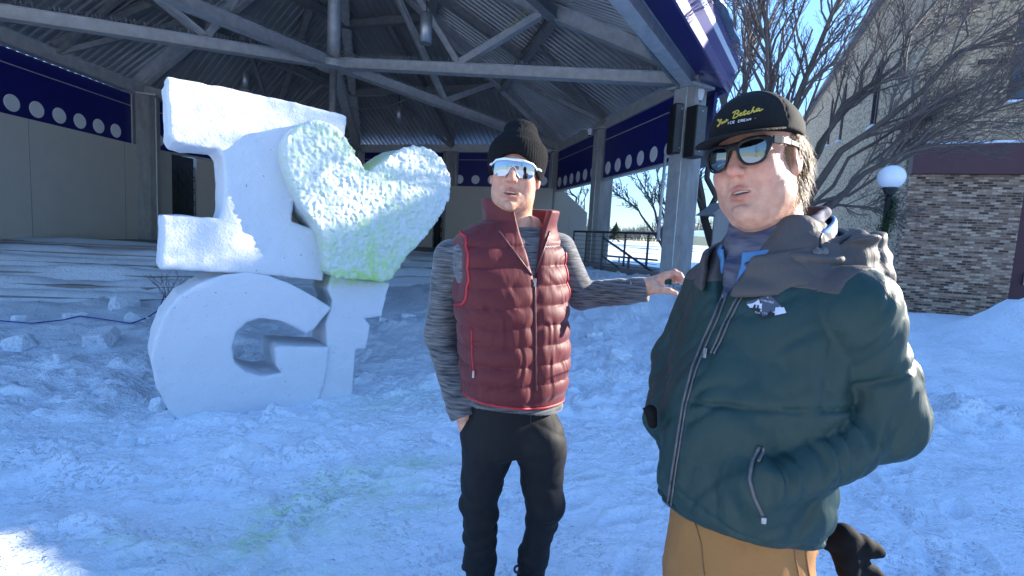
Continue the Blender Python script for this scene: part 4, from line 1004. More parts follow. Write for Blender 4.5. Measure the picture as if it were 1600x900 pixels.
class Head:
    def __init__(s, o, A, sc=1.0, fat=0, gape=1.0, neck_to=None, neck_r=.058):
        s.o = np.asarray(o, float); s.A = A; s.scv = np.asarray(sc, float)*np.ones(3); s.sc = float(s.scv.min()); s.fat = fat; s.gape = gape; s.neck_to = neck_to; s.nr = neck_r
    def loc(s, p): return (p-s.o)@s.A.T/s.scv
    def wor(s, q): return s.o+(np.asarray(q, float)*s.scv)@s.A
    def skin(s, p):
        q = s.loc(p); x = np.abs(q[:, 0]); m = np.stack([x, q[:, 1], q[:, 2]], 1); F = s.fat
        d = ell(q, (0, -.012, .030), (.077, .097, .088))
        d = smin(d, ell(q, (0, .022, -.042), (.063+.006*F, .070, .078)), .03)
        d = smin(d, ell(q, (0, .040, -.088), (.040+.008*F, .044, .030)), .025)      # jaw
        d = smin(d, ell(m, (.046+.006*F, .012, -.068), (.022+.008*F, .044, .036)), .03)   # jaw angle, jowl
        d = smin(d, ell(m, (.040, .062, -.030), (.024+.004*F, .022, .026)), .022)     # cheek
        d = smin(d, cap(m, (0, .082, .022), (.045, .070, .020), .010), .018)           # brow
        if F: d = smin(d, ell(q, (0, .028, -.112), (.048, .048, .026)), .02)          # soft under-chin
        d = smin(d, sph(q, (0, .080, -.103), .016), .02)                             # chin
        d = smax(d, -ell(m, (.032, .092, .002), (.016, .012, .010)), .012)            # eye socket
        d = smin(d, ell(m, (.031, .077, .001), (.0135, .0125, .011)), .004)           # closed-over eyeball
        nose = cap(q, (0, .088, .010), (0, .112, -.030), .0075, .0125)
        nose = smin(nose, ell(m, (.0125, .100, -.034), (.0075, .011, .008)), .008)
        d = smin(d, nose, .012)
        d = smax(d, -ell(m, (.0062, .107, -.0435), (.0035, .006, .004)), .004)        # nostril
        d = smax(d, -cap(m, (.024, .094, -.036), (.036, .082, -.066), .0022), .008)   # smile fold
        d = smax(d, -cap(q, (0, .104, -.048), (0, .1, -.056), .002), .004)            # philtrum
        g = .0045*s.gape
        up = cap(m, (0, .0935, -.0610), (.0275, .0800, -.0680), .0052, .0024); lowr = cap(m, (0, .0925, -.0765-g), (.0250, .0815, -.0715-g*.3), .0064, .003)
        d = smin(d, up, .006); d = smin(d, lowr, .006); d = smax(d, -cap(q, (-.018, .090, -.0905), (.018, .090, -.0905), .0030), .009)
        d = smax(d, -ell(q, (0, .095, -.0688-g*.35), (.0255, .022, .0016+g*.75)), .003)        # mouth opening
        # ear
        e = ell(m, (.079, -.012, -.006), (.0075, .020, .033)); e = smax(e, -ell(m, (.087, -.008, -.004), (.006, .012, .022)), .005)
        e = smin(e, ell(m, (.077, -.002, -.030), (.007, .010, .012)), .006)
        d = smin(d, e, .006)
        d = d*s.sc
        if s.neck_to is not None:
            d = smin(d, cap(p, s.wor((0, -.022, -.055)), s.neck_to, s.nr*1.0, s.nr*1.12), .025)
        return d+.0006*vn(p, 90, 2)
    def attrs(s, V):
        q = s.loc(V); x = np.abs(q[:, 0]); m = np.stack([x, q[:, 1], q[:, 2]], 1)
        e = lambda c, r: np.exp(-(((m-np.array(c))/np.array(r))**2).sum(1))
        inh = (np.abs(q[:, 2]) < .2)
        flush = np.clip(.75*e((0, .112, -.030), (.018, .02, .022))+.42*e((.042, .07, -.030), (.026, .04, .028))+.7*e((.08, -.01, -.006), (.015, .03, .04))+.18*e((0, .08, .05), (.06, .05, .03)), 0, .85)
        lip = np.clip(1.25*e((0, .095, -.0620), (.022, .015, .0055))+1.35*e((0, .095, -.0800), (.021, .015, .0065)), 0, .9)
        stub = np.clip(.34*e((0, .07, -.098), (.06, .06, .028))+.20*e((.05, .03, -.075), (.03, .06, .03))+.2*e((0, .1, -.052), (.022, .02, .007)), 0, .4)*(1-lip)
        return {'flush': flush*inh, 'lip': lip*inh, 'stubble': stub*inh}
def body_object(name, head, extra, m, loc, label, hh=.0027):
    lo = head.o-np.array([.14, .16, .0])*1.0; hi = head.o+.15; lo[2] = min(head.o[2]-.14, (head.neck_to[2]-.03) if head.neck_to is not None else 9); hi[2] = head.o[2]+.14
    Vs, Qs = [], []
    V, Q = nets(head.skin, lo, hi, hh); Vs.append(V); Qs.append(Q[(Q >= 0).all(1)]); n0 = len(V)
    for (fn, l, h_, st) in extra:
        V2, Q2 = nets(fn, l, h_, st); Qs.append(Q2[(Q2 >= 0).all(1)]+sum(len(v) for v in Vs)); Vs.append(V2)
    at = head.attrs(Vs[0]); n1 = sum(len(v) for v in Vs)-n0
    at = {k: np.r_[v, np.zeros(n1)] for k, v in at.items()}
    fl = at['flush']
    o = link_mesh(name, np.concatenate(Vs), np.concatenate(Qs), m, None, True, loc=loc, attr=at)
    return tag(o, label, 'person')
def lens_mesh(name, head, poly, yfun, m, parent, t=.002):
    import mathutils
    P2 = np.asarray(poly, float); D = []
    for i in range(len(P2)):
        a, b = P2[i], P2[(i+1) % len(P2)]
        for k in range(5): D.append(a+(b-a)*k/5)
    nb = len(D); X0, Z0 = P2.min(0); X1, Z1 = P2.max(0)
    for x in np.arange(X0, X1, .004):
        for z in np.arange(Z0, Z1, .004):
            if poly2(np.array([[x, z]]), P2)[0] < -.0015: D.append(np.array([x, z]))
    vs, _, tr, *_r = mathutils.geometry.delaunay_2d_cdt([Vector(v) for v in D], [(i, (i+1) % nb) for i in range(nb)], [list(range(nb))], 1, 1e-5)
    vs = np.array([[v.x, v.y] for v in vs]); V = head.wor(np.stack([vs[:, 0], yfun(vs[:, 0], vs[:, 1]), vs[:, 1]], 1)); n = len(V)
    return link_mesh(name, np.r_[V, V-head.A[1]*t], [list(x) for x in tr]+[[i+n for i in x][::-1] for x in tr], m, parent, True)
def mouth_parts(head, person):
    sdf_obj('teeth', lambda p: ell(head.loc(p), (0, .0725, -.0668), (.0235, .0135, .0034))*head.sc, head.wor((0, .078, -.064))-.03, head.wor((0, .078, -.064))+.03, .0014, M['teeth'], person)
    sdf_obj('mouth', lambda p: ell(head.loc(p), (0, .066, -.070), (.024, .016, .012))*head.sc, head.wor((0, .07, -.07))-.03, head.wor((0, .07, -.07))+.03, .002, M['mouth'], person)
def surf_poly(fn, poly_px, off, name, m, parent, t0=.6, sub=3, thick=.0012):
    """a thin cloth piece cut to an outline and laid on a modelled surface"""
    import mathutils
    P2 = [Vector((x, y)) for x, y in poly_px]
    # densify the outline
    D = []
    for i in range(len(P2)):
        a, b = P2[i], P2[(i+1) % len(P2)]
        for k in range(sub): D.append(a+(b-a)*k/sub)
    verts, _, tris, *_r = mathutils.geometry.delaunay_2d_cdt(D, [(i, (i+1) % len(D)) for i in range(len(D))], [list(range(len(D)))], 1, 1e-4)
    top = []; nn = []
    for v in verts:
        p, n = raymarch(fn, v.x, v.y, t0, with_n=True); top.append(p+n*off); nn.append(n)
    top = np.array(top); nn = np.array(nn); k = len(top)
    return link_mesh(name, np.r_[top, top-nn*(off+thick)], [list(t) for t in tris]+[[i+k for i in t][::-1] for t in tris], m, parent, True)
def surf_line(fn, px_pts, r, off, mb=None, t0=.6, n=40, sides=6):
    P_ = np.array(px_pts, float); s = np.r_[0, np.cumsum(np.linalg.norm(np.diff(P_, axis=0), axis=1))]; t = np.linspace(0, s[-1], n)
    X = np.interp(t, s, P_[:, 0]); Y = np.interp(t, s, P_[:, 1])
    pts = [raymarch(fn, x, y, t0, off=off) for x, y in zip(X, Y)]
    mb = mb or MB(); return mb.tube(pts, r, sides)
def loft2(q, prof, n=2.0):
    """elliptical stack: q local points (x,y,z); prof rows z, rx, ry, cx, cy"""
    pr = np.asarray(prof, float); z = q[:, 2]
    I = [np.interp(z, pr[:, 0], pr[:, k]) for k in range(1, 5)]
    x = np.abs(q[:, 0]-I[2]); y = np.abs(q[:, 1]-I[3]); rx, ry = I[0], I[1]
    k0 = ((x/rx)**n+(y/ry)**n)**(1/n); g = np.sqrt((x/rx**2)**2+(y/ry**2)**2)
    d = k0*(k0-1)/(g+1e-6)
    d = np.where(k0 < .3, -np.minimum(rx, ry)*.7, d)
    return smax(smax(d, z-pr[-1, 0], .02), pr[0, 0]-z, .02)
def smooth_prof(prof, k=60):
    pr = np.asarray(prof, float); z = np.linspace(pr[0, 0], pr[-1, 0], k); out = [z]
    for c in range(1, pr.shape[1]):
        v = np.interp(z, pr[:, 0], pr[:, c])
        for _ in range(6): v[1:-1] = .25*v[:-2]+.5*v[1:-1]+.25*v[2:]
        out.append(v)
    return np.stack(out, 1)
def wrinkle(p, a, b, fa=18, fl=6, twist=.6, seed=0):
    """ridged folds running around the axis a-b"""
    a = np.asarray(a, float); d = nrm(np.asarray(b, float)-a); s = (p-a)@d; l = (p-a)-s[:, None]*d
    q = np.stack([s*fa+twist*fa*(l[:, 0]+l[:, 2])*.5, l[:, 0]*fl, l[:, 1]*fl+l[:, 2]*fl], 1)
    n = vn(q, 1.0, seed); n2 = vn(q, 1.9, seed+3)
    return np.abs(n)**.75*1.7-.75+(np.abs(n2)**.75*.7-.3)
# ================================================================= man in the maroon vest
VO = np.array([.02, 1.80, 0]); VA = frame(R_(25))
vl = lambda p: (p-VO)@VA.T
vw = lambda q: VO+np.asarray(q, float)@VA
vhead = Head(P(806, 270, 1.71), frame(R_(-5), R_(1), R_(-4)), (1.02, 1.05, 1.12), fat=.0, gape=1.0, neck_to=P(800, 385, 1.78), neck_r=.062)
vprof = smooth_prof([(.66, .150, .115, 0, 0), (.80, .168, .125, 0, 0), (.93, .160, .128, 0, .01), (1.02, .172, .136, .0, .012), (1.12, .176, .138, .004, .012), (1.25, .180, .132, .018, .01), (1.36, .188, .125, .032, .005), (1.44, .196, .114, .042, -.005), (1.50, .192, .104, .042, -.01), (1.55, .158, .090, .03, -.012), (1.59, .104, .080, .01, -.01), (1.63, .078, .072, 0, -.01)])
sL = P(706, 402, 1.81); eL = P(688, 525, 1.88); wL = P(724, 648, 1.80)      # viewer's left arm, hand in pocket
sR = P(872, 392, 1.84); eR = P(908, 462, 1.98); wR = P(1012, 452, 1.88)    # viewer's right arm, held out
def v_torso(p): return loft2(vl(p), vprof, 2.3)
def v_sleeves(p):
    d1 = chain(p, [sL, eL, wL], [.066, .060, .050], .012); d2 = chain(p, [sR, eR, wR], [.066, .056, .046], .012)
    d1 = d1-.0045*wrinkle(p, sL, eL, 16, 5, .7, 3)*np.exp(-((p[:, 2]-eL[2])/.22)**2)-.006*np.clip(wrinkle(p, eL, wL, 24, 5, .5, 4), 0, 2)*np.exp(-((p[:, 2]-wL[2]-.03)/.08)**2)
    d2 = d2-.0065*wrinkle(p, eR, wR, 17, 5, .9, 5)*np.clip(1-np.abs((p-eR)@nrm(wR-eR)-.10)/.22, 0, 1)
    d2 = np.maximum(d2, (p-wR)@nrm(wR-eR)); d1 = np.maximum(d1, (p-wL)@nrm(wL-eL)-.01)
    return np.minimum(d1, d2)
def v_shirt(p):
    q = vl(p)
    t = v_torso(p)-.004
    hem = .012*np.sin(q[:, 0]*14)+.02*q[:, 0]
    t = smax(t-.018*np.clip((.962-q[:, 2])/.03, 0, 1)-.006*vn(p, (9, 9, 16), 6)*(q[:, 2] < 1.03), .930+hem-q[:, 2], .006); t = smax(t, q[:, 2]-1.575+.10*q[:, 1], .006)
    return smin(t, v_sleeves(p), .03)
def v_vest0(p):
    q = vl(p); x = q[:, 0]; z = q[:, 2]+.10*np.abs(x)*0+.05*x
    zz = (z-.905)/.0665; ph = np.abs(np.sin(math.pi*zz))
    puff = (.0085+.003*vn(p, 11, 77))*ph**.6*np.clip((z-.952)/.04, .35, 1)*np.clip((1.545-q[:, 2])/.04, 0, 1)
    fw = np.stack([x*34+9*vn(p, 9, 2), q[:, 1]*12, q[:, 2]*9], 1)
    puff = puff+.0036*vn(fw, 1.0, 21)*(1-ph*.5)+.002*vn(p, 22, 5)
    cen = np.exp(-(x/.020)**2)*(q[:, 1] > 0)
    return v_torso(p)-.020-puff*(1-.8*cen)+.003*cen
def lim_x(z): return np.interp(z, [1.24, 1.30, 1.38, 1.46, 1.53, 1.58], [.25, .205, .190, .186, .188, .19])
def cxo(z): return np.interp(z, [1.12, 1.25, 1.36, 1.44, 1.50, 1.55, 1.59], [.004, .018, .032, .042, .042, .034, .03])
vee = [(0, 1.375), (.082, 1.66), (-.060, 1.66)]
def v_vest(p):
    q = vl(p); d = v_vest0(p)
    d = smax(d, np.abs(q[:, 0]-cxo(q[:, 2]))-lim_x(q[:, 2]), .012)
    d = smax(d, .950+.012*q[:, 0]/.17+.01*np.abs(q[:, 0])/.17-q[:, 2], .014)
    c2 = q[:, :2]-np.array([0, -.008]); rr = np.array([.108, .098])
    hz_ = (q[:, 2]-1.53)/.10; rad = 1.0+.16*hz_
    k = np.linalg.norm(c2/(rr*rad[:, None]), axis=1); sh = np.abs((k-1)*.09)-.0115-.0025*vn(p, 30, 4)
    sh = smax(sh, 1.50-q[:, 2], .01); sh = smax(sh, q[:, 2]-1.648-.012*np.sign(q[:, 0])+.05*q[:, 1], .010)
    d = smax(d, q[:, 2]-1.575, .01)
    d = smin(d, sh, .018)
    v2 = poly2(np.stack([q[:, 0], q[:, 2]], 1), vee)
    d = smax(d, -np.maximum(v2, -(q[:, 1]-.0)), .012)
    return d
LOCV = np.array([.03, 1.98, .07])
M['vskin'] = skin_mat('fair_skin', (.60, .335, .225), (.60, .20, .13), (.44, .15, .11))
def v_hand(p):
    W = lambda x, y, d: P(980+x/10, 400+y/10, d)
    d0 = 1.87
    wr = W(255, 470, d0); d = cap(p, wr-nrm(wR-eR)*.05, W(340, 455, d0), .027, .029)
    mcp = [W(600, 300, d0+.0), W(588, 300, d0+.022), W(572, 315, d0+.043), W(552, 340, d0+.062)]
    for m_ in mcp: d = smin(d, cap(p, W(350, 450, d0+.02), m_, .0205, .0125), .016)
    d = smin(d, cap(p, W(350, 490, d0), W(520, 470, d0+.02), .021, .016), .016)
    rows = [((735, 248), (822, 292), (872, 368)), ((742, 262), (815, 318), (848, 385)), ((722, 285), (784, 335), (805, 395)), ((688, 312), (735, 355), (748, 405))]
    for i, (a, b, c) in enumerate(rows):
        dd = d0+.022*i; r = [.0112, .0112, .0105, .0092][i]
        f = chain(p, [mcp[i], W(*a, dd), W(*b, dd-.002), W(*c, dd-.006)], [r*1.08, r, r*.93, r*.80], .003)
        d = smin(d, f, .006)
    th = chain(p, [W(370, 520, d0-.012), W(530, 525, d0-.022), W(655, 548, d0-.028), W(755, 582, d0-.030)], [.0205, .0150, .0118, .0096], .006)
    return smin(d, th, .012)+.0004*vn(p, 120, 3)
def v_core(p):
    d = np.maximum(v_torso(p)+.02, .84-p[:, 2])
    d = np.minimum(d, chain(p, [sL, eL, wL], [.045, .04, .03])); d = np.minimum(d, chain(p, [sR, eR, wR], [.045, .04, .027]))
    return np.minimum(d, chain(p, [P(845, 690, 1.84), P(850, 790, 1.92), P(829, 900, 2.06)], [.07, .05, .04]))
wr2 = P(735, 670, 1.82)
v_hand2 = lambda p: smin(cap(p, wL-nrm(wL-eL)*.04, P(729, 664, 1.82), .029, .030), cap(p, P(733, 668, 1.82), P(752, 696, 1.81), .032, .034), .02)
hc = P(1035, 445, 1.9)
vest_man = body_object('person', vhead, [(v_hand, hc-.13, hc+np.array([.11, .13, .12]), .0021), (v_hand2, wr2-.12, wr2+.12, .004), (v_core, np.array([-.4, 1.55, .05]), np.array([.62, 2.2, 1.62]), .012)],
    M['vskin'], LOCV, 'man in maroon quilted vest and black knit hat, one arm held out')
mouth_parts(vhead, vest_man)
# ---- clothing
def heather(name, c1, c2):
    m = mat(name, c1, .85, noise=((14, 14, 150), .34, 4, c2), bump=(260, .35, .002), sheen=.3); return m
M['heather'] = heather('heather_grey_knit', (.17, .172, .18), (.014, .014, .018))
M['vest'] = mat('maroon_ripstop', (.128, .019, .022), .56, spec=.28, noise=(7, .6, 4, (.10, .014, .017)), bump=((60, 60, 18), .30, .004), sheen=.15)
M['red_trim'] = mat('red_trim', (.48, .02, .028), .5, noise=(50, .4, 3, (.40, .016, .022)))
M['knit_black'] = mat('black_knit', (.006, .006, .0065), .95, noise=(180, .6, 3, (.011, .011, .012)), bump=(240, .8, .003), spec=.15)
M['pants_black'] = mat('black_soft_shell', (.007, .0075, .009), .7, spec=.25, noise=(9, .5, 5, (.010, .0105, .012)), bump=((45, 45, 30), .35, .004))
M['shoe'] = mat('black_shoe', (.012, .013, .016), .5, noise=(40, .5, 3, (.02, .02, .024)))
M['zip'] = mat('metal_zip', (.35, .35, .36), .4, .8, noise=(90, .4, 2, (.2, .2, .21)))
creases(M['pants_black'], (16, 16, 9), .5, .012); creases(M['vest'], (30, 30, 12), .3, .006)
BX = lambda a, b: (np.array(a, float), np.array(b, float))
sdf_obj('shirt', v_shirt, *BX([-.36, 1.55, .85], [.60, 2.2, 1.66]), .0058, M['heather'], vest_man)
sdf_obj('vest', v_vest, *BX([-.25, 1.55, .88], [.28, 2.02, 1.70]), .0042, M['vest'], vest_man)
for s in (1, -1):
    mb = MB(); pts = []
    for z in np.linspace(1.29, 1.545, 26):
        x = s*(lim_x(z)-.004)+cxo(z); a, b = -.01, .22
        for _ in range(26):
            c = (a+b)/2
            if v_vest0(vw((x, c, z))[None])[0] < 0: a = c
            else: b = c
        pts.append(vw((x, a-.001, z)))
    mb.tube(pts, .0052, 6); mb.build('piping', M['red_trim'], vest_man, True)
mb = MB(); pts = []
for k in range(60):
    a = -1.75+3.5*k/59; dr = np.array([math.sin(a), math.cos(a), 0]); r0, r1 = .02, .3
    z = .954+.012*math.sin(a)+.01*abs(math.sin(a))
    for _ in range(24):
        c = (r0+r1)/2
        if v_vest0(vw(dr*c+[0, 0, z])[None])[0] < 0: r0 = c
        else: r1 = c
    pts.append(vw(dr*(r0-.003)+[0, 0, z]))
mb.tube(pts, .0045, 6); mb.build('piping', M['red_trim'], vest_man, True)
mb = MB(); pts = [raymarch(v_vest, x, y, 1.2, off=.001) for x, y in zip(np.linspace(835, 838, 30), np.linspace(436, 612, 30))]; mb.tube(pts, .0042, 6)
for (a, b) in (((768, 346), (831, 430)), ((862, 352), (836, 430))):
    pts = [raymarch(v_vest, a[0]+(b[0]-a[0])*t, a[1]+(b[1]-a[1])*t, 1.2, off=.001) for t in np.linspace(.12, 1, 14)]
    pts = [q for q in pts if np.linalg.norm(q-CAM) < 1.95]
    if len(pts) > 3: mb.tube(pts, .0035, 6)
zz = mb.build('zipper', mat('dark_zip', (.06, .015, .02), .4, noise=(80, .4, 2, (.1, .03, .03))), vest_man, True)
q, n = raymarch(v_vest, 834, 440, 1.2, with_n=True); MB().bar(q+n*.006+[0, 0, .01], q+n*.006-[0, 0, .018], .008, .004).build('zip_pull', M['zip'], zz)
mb = MB(); surf_line(v_vest, [(737, 512), (738, 560), (741, 588)], .0028, .0005, mb, 1.2, 16); mb.build('pocket_zip', M['red_trim'], vest_man, True)
q, n = raymarch(v_vest, 741, 583, 1.2, with_n=True); MB().bar(q+n*.005+[0, 0, .008], q+n*.005-[0, 0, .016], .007, .004).build('zip_pull', M['zip'], vest_man)
# small pale embroidery on the chest: a line of script too small to read
mb = MB()
sc_ = [(853, 387), (854, 384), (855, 387), (857, 384.6), (858, 387), (860, 385), (861.5, 387), (863, 385), (865, 387), (867, 385.5), (869, 387.3)]
surf_line(v_vest, sc_, .0009, .0006, mb, 1.2, 34, 4); mb.build('embroidery', M['white_frame'], vest_man)
# trousers
hp = [P(766, 680, 1.83), P(748, 792, 1.92), P(751, 872, 2.01), P(752, 905, 2.05)]; hq = [P(843, 685, 1.83), P(851, 790, 1.92), P(834, 868, 2.01), P(829, 905, 2.05)]
def v_pants(p):
    q = vl(p)
    hip = loft2(q, [(.755, .150, .108, 0, 0), (.80, .158, .118, 0, 0), (.90, .160, .12, 0, 0), (1.0, .152, .115, 0, 0)], 2.3)
    a = chain(p, hp, [.099, .069, .058, .056], .03); b = chain(p, hq, [.098, .068, .057, .054], .03)
    kn = np.exp(-((p[:, 2]-.43)/.10)**2); an = np.exp(-((p[:, 2]-.22)/.06)**2)
    a = a-.017*np.clip(wrinkle(p, hp[1], hp[2], 15, 5, .5, 8), -.3, 2)*kn-.008*np.clip(wrinkle(p, hp[1], hp[2], 26, 5, .3, 9), 0, 2)*an-.008*wrinkle(p, hp[0], hp[1], 8, 4, 1.2, 12)
    b = b-.017*np.clip(wrinkle(p, hq[1], hq[2], 15, 5, -.5, 10), -.3, 2)*kn-.008*np.clip(wrinkle(p, hq[1], hq[2], 26, 5, .3, 11), 0, 2)*an-.008*wrinkle(p, hq[0], hq[1], 8, 4, -1.2, 13)
    d = smin(smin(hip, a, .04), smin(hip, b, .04), .016)
    d = smin(d, cap(p, P(744, 680, 1.81), P(758, 712, 1.81), .052, .050), .03)
    return d-.003*np.abs(vn(p, (16, 16, 26), 14))
vest_p = sdf_obj('trousers', v_pants, *BX([-.24, 1.6, .12], [.27, 2.25, 1.03]), .0055, M['pants_black'], vest_man)
mb = MB(); surf_line(v_pants, [(829, 642), (829, 662)], .0018, .001, mb, 1.3, 8); surf_line(v_pants, [(844, 640), (845, 655)], .0015, .001, mb, 1.3, 6); mb.build('fly_seam', M['shoe'], vest_man, True)
for (an, toe, side) in ((P(829, 893, 2.07), np.array([.02, -1, 0]), 1), (P(752, 896, 2.07), np.array([-.12, -1, 0]), -1)):
    toe = nrm(toe); a0 = np.array([an[0], an[1], .09])
    fn = lambda p, a0=a0, toe=toe: smin(smin(cap(p, a0+[0, 0, .12], a0+[0, 0, .02], .052, .05), cap(p, a0-toe*.03-[0, 0, .01], a0+toe*.16-[0, 0, .02], .047, .040), .03), cap(p, a0+[0, 0, .05], a0+toe*.09+[0, 0, 0], .045, .04), .03)
    so = sdf_obj('shoe', lambda p: smax(fn(p), .045-p[:, 2], .004), a0-.3, a0+.3, .006, M['shoe'], vest_man)
    sd = np.array([-toe[1], toe[0], 0])
    MB().prism([(-.10, -.045), (.16, -.05), (.205, -.02), (.205, .02), (.16, .045), (-.10, .042)], a0*[1, 1, 0]+[0, 0, .032], toe, sd, (0, 0, .026)).build('sole', M['black_metal'], so, bevel=.006)
    l0 = a0+[0, 0, .115]+toe*.04-sd*.03*0; th = [l0+np.array([-.02*0, 0, 0])+np.array([-.05*math.sin(t)*1.0-.02, -.02, .015*math.sin(2*t)+.01]) for t in np.linspace(0, 3.14, 12)]
    MB().tube(th, .005, 6).build('lace_loop', M['shoe'], so, True)
# beanie
def v_beanie(p):
    q = vhead.loc(p)
    d = ell(q, (0, -.012, .040), (.094, .112, .098))
    top = ell(q, (.004, -.030, .128), (.058, .062, .036)); d = smin(d, top, .016)
    d = smax(d, .040-.30*(q[:, 1]+.02)*-1*0-q[:, 2]+.34*(q[:, 1])*.28-.10*np.clip(-q[:, 1], 0, .1)*0-.055*(np.abs(q[:, 0])/.08)**2, .010)
    cuff = smax(d-.006, q[:, 2]-.092-.02*q[:, 1], .010)
    d = smin(d, cuff, .004)
    rib = .0010*np.sin(np.arctan2(q[:, 0], q[:, 1]+.01)*70)
    return d*vhead.sc-rib-.0022*vn(p, 26, 7)
sdf_obj('beanie', v_beanie, vhead.o-.17, vhead.o+np.array([.17, .19, .22]), .0034, M['knit_black'], vest_man)
# shield sunglasses
def lens_y(x, a, b, n=2.2): return b*(np.clip(1-(np.abs(x)/a)**n, 0, 1))**(1/n)
def v_shield(poly, t, grow=0, off=0):
    poly = np.asarray(poly)
    def fn(p):
        q = vhead.loc(p); m = np.stack([np.abs(q[:, 0]), q[:, 2]], 1)
        d2 = poly2(m, poly)-grow; y = lens_y(q[:, 0], .088, .104)+off
        return smax(d2, np.abs(q[:, 1]-y)*.75-t, .0012)*vhead.sc
    return fn
LP = [(.0, .020), (.03, .021), (.058, .017), (.070, .008), (.069, -.008), (.060, -.021), (.044, -.026), (.026, -.025), (.016, -.016), (.010, -.002), (.0, .003)]
FP = [(-.002, .0255), (.03, .0262), (.060, .0215), (.074, .011), (.074, .002), (.070, .008), (.058, .0165), (.03, .0195), (-.002, .0185)]
gl = thing('shield_sunglasses', 'white framed mirrored shield sunglasses on the man in the maroon vest', 'sunglasses', vhead.wor((0, .1, 0)))
fc = vhead.wor((0, .07, 0))
lens_mesh('lens', vhead, LP+[(-x, z) for x, z in LP[::-1] if x > 0], lambda x, z: lens_y(x, .088, .1045)+.09*z-5.5*(z+.002)**2, M['mirror_lens'], gl)
sdf_obj('frame', v_shield(FP, .0032, .0, .001), fc-.11, fc+.11, .0018, M['white_frame'], gl)
rim = [(.0, .0045), (.0085, -.001), (.0145, -.0165), (.0255, -.027)]
for s in (1, -1):
    mb = MB(); mb.tube([vhead.wor((s*x, lens_y(np.array([x]), .088, .104)[0]+.002, z)) for x, z in rim], .0019, 6); mb.build('lower_rim', M['white_frame'], gl, True); mb = MB()
    mb.tube([vhead.wor((s*.074, .062, .010)), vhead.wor((s*.083, .035, .010)), vhead.wor((s*.086, -.005, .008)), vhead.wor((s*.082, -.03, -.005))], .0042, 8); mb.build('temple', M['white_frame'], gl, True)
# ================================================================= man in the dark green jacket
JO = np.array([.565, 1.11, 0]); JA = frame(R_(-70))
jl = lambda p: (p-JO)@JA.T
jw = lambda q: JO+np.asarray(q, float)@JA
jhead = Head(P(1182, 252, 1.06), frame(R_(-50), R_(-1), R_(9)), (.965, .95, 1.06), fat=.4, gape=.55, neck_to=jw((0, -.02, 1.52)), neck_r=.061)
jprof = smooth_prof([(.80, .165, .140, 0, .02), (.90, .172, .150, 0, .022), (1.0, .186, .172, 0, .03), (1.1, .194, .184, 0, .03), (1.2, .198, .178, 0, .022), (1.3, .200, .162, 0, .012), (1.40, .200, .142, 0, 0), (1.47, .185, .122, 0, -.01), (1.52, .150, .108, 0, -.018), (1.56, .115, .098, 0, -.02), (1.60, .095, .09, 0, -.02)])
aS = jw((-.175, -.03, 1.425)); aE = P(1380, 658, 1.02); aW = P(1212, 748, .965)     # near (his left) arm
bS = jw((.17, .0, 1.42)); bE = P(1058, 560, 1.34); bW = P(1040, 655, 1.20)          # far arm
def j_arm(p):
    d, t = cap(p, aS, aE, .083, .068, True)
    d2, t2 = cap(p, aE, aW, .067, .055, True)
    el_ = np.exp(-(((p-aE)**2).sum(1))/.13**2)
    d = d-.0135*wrinkle(p, aS, aE, 14, 4, .9, 31)*(.35+.65*t)-.003*wrinkle(p, aS, aE, 30, 8, .9, 32); d2 = d2-.0185*wrinkle(p, aE, aW, 15, 3.2, 1.3, 33)*(1-.35*t2)-.003*wrinkle(p, aE, aW, 34, 8, 1.2, 34)
    s1 = (p-aS)@nrm(aE-aS); L1 = np.linalg.norm(aE-aS); s2 = (p-aE)@nrm(aW-aE)
    d = d+.007*np.exp(-((s1-L1*.47)/.007)**2)                       # stitched seams across the sleeve
    d2 = d2+.006*np.exp(-((s2-.085)/.006)**2)+.005*np.exp(-((s2-.20)/.006)**2)
    d2 = np.maximum(d2, (p-aW)@nrm(aW-aE)-.035)
    return smin(d, d2, .035)
def j_arm2(p):
    d = chain(p, [bS, bE, bW], [.078, .066, .050], .02)
    d = d-.006*wrinkle(p, bE, bW, 16, 5, .8, 35)-.004*wrinkle(p, bS, bE, 16, 5, .8, 36)
    return np.maximum(d, (p-bW)@nrm(bW-bE)-.02)
def j_base(p):
    q = jl(p); d = loft2(q, jprof, 2.15)
    # long diagonal pulls towards the pocket, seams and a little bag over the hem
    x, y, z = q[:, 0], q[:, 1], q[:, 2]
    dg = np.stack([(x*.8+z*.75)*9, (z*.8-x*.75)*3.2, y*4], 1)
    d = d-.016*(np.abs(vn(dg, 1, 41))**.7*1.6-.7)*np.exp(-((z-1.10)/.2)**2)-.004*vn(p, 7, 42)-.008*(np.abs(vn(p, (11, 11, 7), 43))**.7*1.6-.7)-.005*(np.abs(vn(dg*2.8, 1, 45))**.7*1.6-.7)
    d = d+.006*np.exp(-((z-1.205+.18*x)/.006)**2)*(z < 1.4)*(x < -.02)+.004*np.exp(-((z-1.02-.30*x)/.006)**2)
    d = d+.008*np.exp(-((z-.955-.02*y)/.007)**2)                     # drawn hem channel
    return d
def j_hem(q): return .925+.022*np.clip(q[:, 1]/.2, -1, 1)+.022*np.clip(-q[:, 0]/.2, -1, 1)
